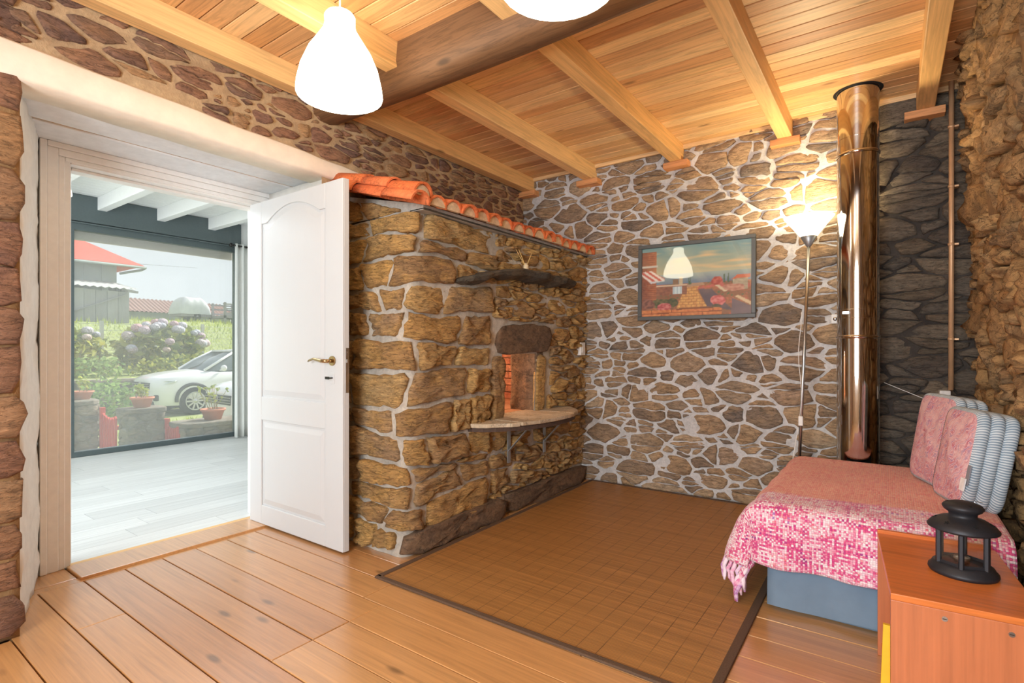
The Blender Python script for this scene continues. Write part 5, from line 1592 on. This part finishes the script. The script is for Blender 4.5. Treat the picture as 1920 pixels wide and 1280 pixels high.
def make_car(label, loc, rz):
    c_ = thing('parked_car', label, 'car', loc, rz, group='white cars parked in the lane')
    def sec(x, hw, zs, kt=0.80):
        half = [(x, hw * 0.93, zs[0]), (x, hw, zs[1]), (x, hw, zs[2]), (x, hw * 0.965, zs[3]), (x, hw * kt, zs[4]), (x, hw * 0.4, zs[5])]
        return half + [(a, -b, z_) for a, b, z_ in reversed(half)]
    S = [sec(0.83, 0.50, (0.30, 0.42, 0.60, 0.74, 0.80, 0.81)), sec(0.78, 0.66, (0.27, 0.40, 0.62, 0.80, 0.86, 0.875)), sec(0.62, 0.78, (0.25, 0.40, 0.66, 0.86, 0.92, 0.945)),
         sec(0.36, 0.86, (0.24, 0.42, 0.70, 0.90, 0.965, 1.0)), sec(0.0, 0.88, (0.24, 0.42, 0.72, 0.94, 1.0, 1.04)), sec(-0.40, 0.88, (0.22, 0.42, 0.74, 0.97, 1.04, 1.06)),
         sec(-1.2, 0.88, (0.22, 0.42, 0.74, 0.98, 1.05, 1.06)), sec(-2.4, 0.88, (0.22, 0.42, 0.74, 1.0, 1.07, 1.08)), sec(-3.0, 0.85, (0.26, 0.44, 0.74, 1.0, 1.08, 1.09)), sec(-3.27, 0.74, (0.36, 0.48, 0.74, 0.96, 1.05, 1.06))]
    loft(S, 'body', M['car_white'], c_)
    def cab(x, bw, zb, tw, zt): return [(x, bw, zb), (x, bw * 0.5 + tw * 0.52, (zb + zt) / 2), (x, tw, zt), (x, -tw, zt), (x, -bw * 0.5 - tw * 0.52, (zb + zt) / 2), (x, -bw, zb)]
    G = [cab(-0.28, 0.72, 1.03, 0.70, 1.045), cab(-0.62, 0.80, 1.03, 0.66, 1.27), cab(-1.08, 0.82, 1.03, 0.61, 1.515), cab(-1.6, 0.82, 1.04, 0.60, 1.545), cab(-2.5, 0.81, 1.05, 0.58, 1.53), cab(-3.0, 0.78, 1.06, 0.56, 1.45), cab(-3.2, 0.74, 1.06, 0.6, 1.12)]
    loft(G, 'greenhouse', M['car_glass'], c_)
    Rf = [[(-1.02, 0.62, 1.50), (-1.02, 0.58, 1.535), (-1.02, -0.58, 1.535), (-1.02, -0.62, 1.50)], [(-1.6, 0.63, 1.535), (-1.6, 0.57, 1.575), (-1.6, -0.57, 1.575), (-1.6, -0.63, 1.535)],
          [(-2.5, 0.61, 1.525), (-2.5, 0.55, 1.565), (-2.5, -0.55, 1.565), (-2.5, -0.61, 1.525)], [(-3.08, 0.58, 1.44), (-3.08, 0.54, 1.48), (-3.08, -0.54, 1.48), (-3.08, -0.58, 1.44)]]
    loft(Rf, 'roof', M['car_white'], c_)
    for s in (1, -1):
        MB().tube([(-0.26, s * 0.745, 1.05), (-0.62, s * 0.735, 1.275), (-1.05, s * 0.625, 1.51)], 0.032, 8).build('windscreen_pillar', M['car_white'], c_)
        MB().bar((-1.62, s * 0.83, 1.05), (-1.72, s * 0.62, 1.53), 0.08, 0.02, (0, 1, 0)).build('door_pillar', M['car_dark'], c_)
        m_ = MB().sphere((-0.62, s * 0.97, 1.10), 0.11, 12, 8, (0.6, 1.0, 0.7)); m_.bar((-0.60, s * 0.84, 1.04), (-0.62, s * 0.95, 1.07), 0.05, 0.03)
        m_.build('wing_mirror', M['car_white'], c_)
        h_ = [(0.70, 0.52, 0.70), (0.62, 0.72, 0.74), (0.42, 0.865, 0.80), (0.40, 0.862, 0.84), (0.58, 0.76, 0.83), (0.70, 0.56, 0.80)]
        hv = [(a + 0.035, s * (b + 0.035), z_) for a, b, z_ in h_] + [(a - 0.05, s * (b - 0.05), z_) for a, b, z_ in h_]
        MB().add(hv, [tuple(range(6)), tuple(range(11, 5, -1))] + [(k, (k + 1) % 6, 6 + (k + 1) % 6, 6 + k) for k in range(6)]).build('headlight', M['lens'], c_, bevel=0.01)
        fg = MB().cbox((0.735, s * 0.60, 0.44), (0.12, 0.22, 0.15)).build('fog_lamp_surround', M['car_dark'], c_, bevel=0.03)
        MB().sphere((0.80, s * 0.58, 0.44), 0.05, 12, 8, (0.5, 1, 1)).build('fog_lamp', M['lens'], fg)
    gr = MB().cbox((0.815, 0, 0.70), (0.06, 1.0, 0.17)).build('grille', M['car_dark'], c_, bevel=0.02)
    for zz in (0.655, 0.70, 0.745): MB().box(0.843, -0.5, zz - 0.006, 0.853, 0.5, zz + 0.006).build('chrome_bar', M['alloy'], gr)
    em = MB().lathe([(0.058, -0.006), (0.07, -0.006), (0.07, 0.006), (0.058, 0.006)], 20, close=True)
    for a, b in (((-0.045, 0.04), (-0.02, -0.045)), ((-0.02, -0.045), (0.0, 0.0)), ((0.0, 0.0), (0.02, -0.045)), ((0.02, -0.045), (0.045, 0.04)), ((-0.02, 0.055), (0.0, 0.01)), ((0.0, 0.01), (0.02, 0.055))):
        em.bar((a[0], a[1], 0), (b[0], b[1], 0), 0.010, 0.010)
    eo = em.build('round_badge', M['alloy'], gr)
    eo.matrix_local = Matrix.Translation((0.862, 0, 0.715)) @ Matrix.Rotation(R(90), 4, 'Z') @ Matrix.Rotation(R(90), 4, 'X')
    MB().cbox((0.80, 0, 0.30), (0.10, 1.25, 0.12)).build('lower_bumper', M['car_dark'], c_, bevel=0.02)
    for xw in (0.0, -2.55):
        for s in (1, -1):
            ar_ = MB(); n_ = 18
            pts = [(xw + 0.40 * math.cos(math.pi * k / n_ - 0.1 + 0.2 * k / n_ * 0), s * 0.865, 0.33 + 0.40 * math.sin(math.pi * k / n_)) for k in range(n_ + 1)]
            ar_.tube(pts, 0.042, 8); ar_.build('wheel_arch', M['car_dark'], c_)
            w_ = MB().lathe([(0.20, -0.10), (0.30, -0.11), (0.328, -0.08), (0.33, 0.08), (0.30, 0.11), (0.21, 0.10)], 32).build('wheel', M['tyre'], c_)
            w_.matrix_local = Matrix.Translation((xw, s * 0.80, 0.33)) @ Matrix.Rotation(R(-90 * s), 4, 'X')
            MB().lathe([(0.001, 0.07), (0.20, 0.06), (0.205, 0.02), (0.001, 0.02)], 24).build('wheel_well', M['car_dark'], w_)
            ri = MB().lathe([(0.195, 0.085), (0.222, 0.112), (0.225, 0.10), (0.205, 0.08)], 30)
            for k in range(10):
                a = 2 * math.pi * k / 10
                ri.bar((0.03 * math.cos(a), 0.03 * math.sin(a), 0.095), (0.205 * math.cos(a), 0.205 * math.sin(a), 0.10), 0.038, 0.02)
            ri.lathe([(0.001, 0.112), (0.05, 0.11), (0.055, 0.085)], 16)
            ri.build('alloy_rim', M['alloy'], w_)
    return c_
make_car('white compact car parked beyond the piers, its front wheel in view', (-14.45, 5.90, -0.50), R(-91))
make_car('white car nose nearest the curtain, in front of the other white car', (-9.55, 5.36, -0.50), R(-93))

# planting and retaining wall
def fret(u, v, d): return Vector((-15.42 + d, u, v))
ret = thing('retaining_wall', 'low grey stone retaining wall under the hydrangea bushes', 'wall', (-15.5, 3.0, -0.5))
MB().box(-0.1, -6, 0, 0.08, 5, 0.84).build('core', M['mortar_grey'], ret, bevel=0.02)
r_ = random.Random(9)
def fret2(u, v, d): return Vector((0.08 + d, -1.5 + u, v))
for poly, s_ in rubble(5.2, 0.82, 1.5, (0.26, 0.2, 0.15, 0.11), 140, tries=200):
    v_, f2, c_ = stone_geo(poly, fret2, 0.03, 0.01, r_, n=12)
    put('stone', mesh('stone', [q - c_ for q in v_], f2, M['stone_grey'], True), ret, c_)
t = NT('hydrangea_bloom')
c = t.ramp(t.rand(), [(0, rgb(226, 176, 176)), (0.35, rgb(212, 186, 196)), (0.7, rgb(206, 212, 228)), (1, rgb(232, 200, 186))])
nzb = t.n('ShaderNodeTexVoronoi', {'Vector': t.pos(src='object'), 'Scale': 22.0}).outputs['Distance']
M['bloom'] = t.surf(t.mix(1.0, c, t.ramp(nzb, [(0, (1.1,) * 3 + (1,)), (0.6, (0.6,) * 3 + (1,))]), 'MULTIPLY'), 0.9, t.bump(nzb, 0.8, 0.03))
bl = MB().sphere((0, 0, 0), 0.15, 12, 8, (1, 1, 0.8)).mesh('flower_head', M['bloom'])
def hydrangea(label, c, rad, n, heads, seed):
    b = thing('hydrangea_bush', label, 'bush', (c[0], c[1], c[2] - rad[2]), group='hydrangeas above the lane')
    r_ = random.Random(seed); lf = MB(); st = MB()
    leaves(lf, (0, 0, rad[2]), rad, n, 0.15, r_, 0.6)
    lf.build('foliage', M['leaf_hyd'], b, fix=False)
    for k in range(14):
        a = r_.uniform(0, 6.28); st.tube([(0.2 * math.cos(a), 0.2 * math.sin(a), -0.1), (rad[0] * 0.75 * math.cos(a), rad[1] * 0.75 * math.sin(a), rad[2] * r_.uniform(0.9, 1.6))], 0.014, 5)
    st.build('stems', M['stem'], b)
    for k in range(heads):
        a = r_.uniform(-1.5, 1.5); e = r_.uniform(-0.1, 1.35)
        o = put('flower_head', bl, b, (rad[0] * 0.98 * math.cos(a) * math.cos(e), rad[1] * 0.98 * math.sin(a) * math.cos(e), rad[2] + rad[2] * 0.98 * math.sin(e)))
        s = r_.uniform(0.7, 1.1); o.scale = (s, s, s)
hydrangea('yellow green hydrangea bush with few pale blooms beside the window frame', (-17.9, 4.55, 0.95), (0.75, 0.95, 0.72), 800, 14, 1)
hydrangea('large hydrangea bush with many faded pink blooms in front of the shed', (-18.0, 6.85, 1.10), (0.85, 1.25, 0.80), 1300, 26, 2)
def bush(label, c, rad, n, size, mat, seed):
    b = thing('leafy_bush', label, 'bush', (c[0], c[1], c[2] - rad[2]), group='low green bushes')
    lf = MB(); leaves(lf, (0, 0, rad[2]), rad, n, size, random.Random(seed), 0.5)
    lf.build('foliage', M[mat], b, fix=False)
    st = MB(); r_ = random.Random(seed)
    for k in range(9):
        a = r_.uniform(0, 6.28); st.tube([(0, 0, -0.02), (rad[0] * 0.7 * math.cos(a), rad[1] * 0.7 * math.sin(a), rad[2] * 1.3)], 0.008, 5)
    st.build('stems', M['stem'], b)
bush('small leaved pale green bush behind the red gate', (-13.3, 4.05, 0.0), (0.45, 0.62, 0.50), 700, 0.07, 'leaf_green', 31)
bush('sprawling green undergrowth at the foot of the hydrangeas', (-16.4, 6.9, 0.55), (0.5, 1.5, 0.38), 700, 0.09, 'leaf_hyd', 32)
bush('dense dark undergrowth below the left hydrangea', (-16.5, 4.6, 0.55), (0.45, 1.0, 0.36), 500, 0.09, 'leaf_green', 33)
gr = MB(); r_ = random.Random(50)
for _ in range(5200):
    x = r_.uniform(-34, -16) if r_.random() < 0.8 else r_.uniform(-12.6, -10.4); y = r_.uniform(3, 18) if x < -15 else r_.uniform(3.6, 5.4)
    z_ = terrain(x, y); h = r_.uniform(0.08, 0.32) if x < -15 else r_.uniform(0.05, 0.12)
    a = r_.uniform(0, 6.28); w = 0.02
    gr.add([(x - w * math.cos(a), y - w * math.sin(a), z_ - 0.02), (x + w * math.cos(a), y + w * math.sin(a), z_ - 0.02), (x + r_.uniform(-.08, .08), y + r_.uniform(-.08, .08), z_ + h)], [(0, 1, 2)])
tag(gr.build('grass', M['leaf_light'], None, fix=False), 'rough grass on the bank and verge beyond the lane', 'grass', kind='stuff')

# wire fence on the bank
M['post_grey'] = plain('post_grey', rgb(196, 194, 188), 0.9)
fen = thing('wire_fence', 'chain wire fence on grey posts running along the bank', 'fence', (-20.2, 9.0, terrain(-20.2, 9.0)))
fz = fen.location.z
wires = MB()
for k in range(9):
    y = -4.5 + k * 1.5
    MB().box(-0.045, y - 0.045, -0.25, 0.045, y + 0.045, 1.05).build('post', M['post_grey'], fen)
for k in range(5): wires.tube([(0, -4.5, 0.12 + 0.21 * k), (0, 7.5, 0.12 + 0.21 * k)], 0.006, 4)
for k in range(80):
    y = -4.5 + k * 0.15
    wires.bar((0, y, 0.08), (0, y + 0.9, 0.98), 0.006, 0.006); wires.bar((0, y + 0.9, 0.08), (0, y, 0.98), 0.006, 0.006)
o = wires.build('wire_mesh', M['post_grey'], fen, fix=False); o['kind'] = 'stuff'

# barn, plank shed, far farm roof
M['barn_wall'] = plain('barn_wall', rgb(150, 158, 156), 0.9, var=0.12, bscale=2)
M['plank_grey'] = wood_mat('plank_grey', [rgb(150, 148, 150), rgb(168, 166, 168), rgb(136, 134, 138)], 'z', 0.9, 0.6, knots=False, dark=0.8)
M['red_roof'] = plain('red_roof', rgb(206, 92, 78), 0.8, var=0.12, bscale=4)
M['dull_roof'] = plain('dull_roof', rgb(150, 116, 108), 0.85, var=0.12, bscale=4)
M['sheet_roof'] = plain('sheet_roof', rgb(206, 206, 204), 0.6, var=0.1, bscale=3)
def corrugated(name, mat, parent, p0, along, down, n, wav, amp):
    """sheet with ridges running down the slope"""
    p0 = Vector(p0); along = Vector(along); down = Vector(down); up = along.cross(down).normalized()
    if up.z < 0: up = -up
    vs = []; fs = []; N_ = n * wav
    for i in range(N_ + 1):
        h = amp * (0.5 + 0.5 * math.cos(2 * math.pi * i / wav)) if wav > 2 else 0
        for s in (0, 1): vs.append(p0 + along * (i / N_) + down * s + up * h)
    for i in range(N_): fs.append((2 * i, 2 * i + 1, 2 * i + 3, 2 * i + 2))
    return put(name, mesh(name, vs, fs, mat, True), parent)
barn = thing('barn', 'tall grey barn with a red tiled roof behind the shed', 'building', (-33, 5.0, 1.6))
MB().box(-3.0, -6, -1.5, 3.0, 4.5, 3.45).build('wall', M['barn_wall'], barn)
for k in range(16): MB().box(3.0, -6 + k * 0.66, -1.0, 3.03, -6 + k * 0.66 + 0.05, 3.4).build('batten', M['barn_wall'], barn)
rz_ = 3.42
corrugated('roof_slope', M['red_roof'], barn, (0, -6.5, 5.5), (0, 8.8, 0), (3.75, 0, -2.08), 26, 6, 0.14)
corrugated('roof_slope', M['red_roof'], barn, (0, -6.5, 5.5), (0, 8.8, 0), (-3.75, 0, -2.08), 26, 6, 0.14)
hv = [(0, 2.3, 5.52), (3.75, 2.3, 3.44), (3.75, 5.4, 3.44), (-3.75, 5.4, 3.44), (-3.75, 2.3, 3.44)]
put('roof_hip', mesh('roof_hip', hv, [(0, 1, 2), (0, 2, 3), (0, 3, 4)], M['red_roof']), barn)
MB().tube([(3.8, -6.5, 3.36), (3.8, 5.45, 3.36), (3.2, 5.45, 3.30), (3.05, 4.6, 3.05)], 0.06, 8).build('gutter', M['barn_wall'], barn)
shed = thing('plank_shed', 'grey plank shed with pale sheet roof in front of the barn', 'shed', (-27.3, 6.5, 1.75))
r_ = random.Random(13)
for k in range(19):
    y = -5.0 + k * 0.40
    MB().box(-0.02, y + 0.008, -0.5, 0.02, y + 0.392, 1.82 + r_.uniform(-0.03, 0.03)).build('plank', M['plank_grey'], shed)
for k in range(7):
    x = -2.4 + k * 0.34
    MB().box(x, 2.58, -0.5, x + 0.33, 2.62, 1.85 + 0.1 * (6 - k) * 0.5).build('plank', M['plank_grey'], shed)
MB().box(-2.6, -5, -0.6, -0.04, 2.56, 1.8).build('core', M['plank_grey'], shed)
corrugated('roof_sheet', M['sheet_roof'], shed, (-2.7, -5.1, 2.42), (0, 7.95, 0), (2.95, 0, -0.52), 30, 4, 0.06)
MB().bar((0.04, -0.6, 0.3), (0.04, 2.5, 1.7), 0.05, 0.18, (1, 0, 0)).build('brace', M['plank_grey'], shed)
for k in range(5): MB().bar((-2.0 + 0.35 * k, 2.5, 1.93 + 0.05 * (4 - k)), (-2.0 + 0.35 * k, 3.15, 1.88 + 0.05 * (4 - k)), 0.1, 0.1).build('rafter_end', M['plank_grey'], shed)
far = thing('farm_roof', 'long low farm building with a dull red roof beyond the field', 'building', (-49, 18.5, 3.3))
MB().box(-2.5, -5, -1, 2.5, 4.5, 0.55).build('wall', M['barn_wall'], far)
corrugated('roof_slope', M['dull_roof'], far, (0, -5.3, 1.75), (0, 10.1, -0.1), (3.0, 0, -1.2), 34, 4, 0.1)
corrugated('roof_slope', M['dull_roof'], far, (0, -5.3, 1.75), (0, 10.1, -0.1), (-3.0, 0, -1.2), 34, 4, 0.1)
# tarpaulin-covered trailer and a rail pen
trl = thing('covered_trailer', 'farm trailer heaped under a pale grey tarpaulin on the grassy bank', 'trailer', (-32.0, 13.6, terrain(-32, 13.6)), R(4)); trl.scale = (0.8, 0.72, 1.0)
M['tarp'] = plain('tarp', rgb(206, 210, 212), 0.6, var=0.08, bump=0.3, bscale=4)
vs = []; fs = []
N1, N2 = 22, 14
for i in range(N1 + 1):
    s = i / N1; y = -1.15 + 2.3 * s
    hgt = 0.95 * (1 - abs(2 * s - 1) ** 5) ** 0.5 * (1 - 0.12 * (s > 0.72) * (s - 0.72) / 0.28) + 0.06 * noise.noise(Vector((s * 6, 2, 0)))
    for j in range(N2 + 1):
        a = math.pi * j / N2
        x = -0.85 * math.copysign(abs(math.cos(a)) ** 0.55, math.cos(a)); z_ = 0.42 + hgt * abs(math.sin(a)) ** 0.55 + 0.03 * noise.noise(Vector((s * 9, j * 0.7, 4)))
        vs.append((x, y + 0.05 * noise.noise(Vector((s * 4, j * 0.5, 9))), z_))
for i in range(N1):
    for j in range(N2): fs.append((i * (N2 + 1) + j, i * (N2 + 1) + j + 1, (i + 1) * (N2 + 1) + j + 1, (i + 1) * (N2 + 1) + j))
put('tarpaulin', MB().add(vs, fs, True).mesh('tarpaulin', M['tarp']), trl)
MB().box(-0.8, -1.1, 0.28, 0.8, 1.2, 0.46).build('deck', M['plank_grey'], trl)
MB().bar((0, 1.2, 0.36), (0, 2.0, 0.1), 0.1, 0.08).build('drawbar', M['car_dark'], trl)
for s in (-1, 1):
    w_ = MB().lathe([(0.08, -0.08), (0.27, -0.09), (0.29, 0), (0.27, 0.09), (0.08, 0.08)], 20).build('wheel', M['tyre'], trl)
    w_.matrix_local = Matrix.Translation((s * 0.72, 0.1, 0.29)) @ Matrix.Rotation(R(90), 4, 'Y')
pen = thing('rail_pen', 'weathered rail pen on the bank to the right of the covered trailer', 'pen', (-30.6, 15.6, terrain(-30.6, 15.6)))
for y in (-1.1, 0.0, 1.1):
    for x in (-0.7, 0.7): MB().box(x - 0.05, y - 0.05, -0.2, x + 0.05, y + 0.05, 1.15).build('post', M['plank_grey'], pen)
for zz in (0.55, 0.80, 1.05):
    for x in (-0.7, 0.7): MB().box(x - 0.02, -1.2, zz - 0.04, x + 0.02, 1.2, zz + 0.04).build('rail', M['plank_grey'], pen)
MB().box(-0.75, -1.15, 0.28, 0.75, 1.15, 0.42).build('deck', M['plank_grey'], pen)
uc = MB(); uc.tube([(-31.0, 8.6, 5.55), (-40, 14, 6.6), (-55, 24, 8.9)], 0.012, 5)
tag(uc.build('overhead_cable', M['car_dark']), 'thin overhead cable crossing the pale sky from the barn', 'cable')
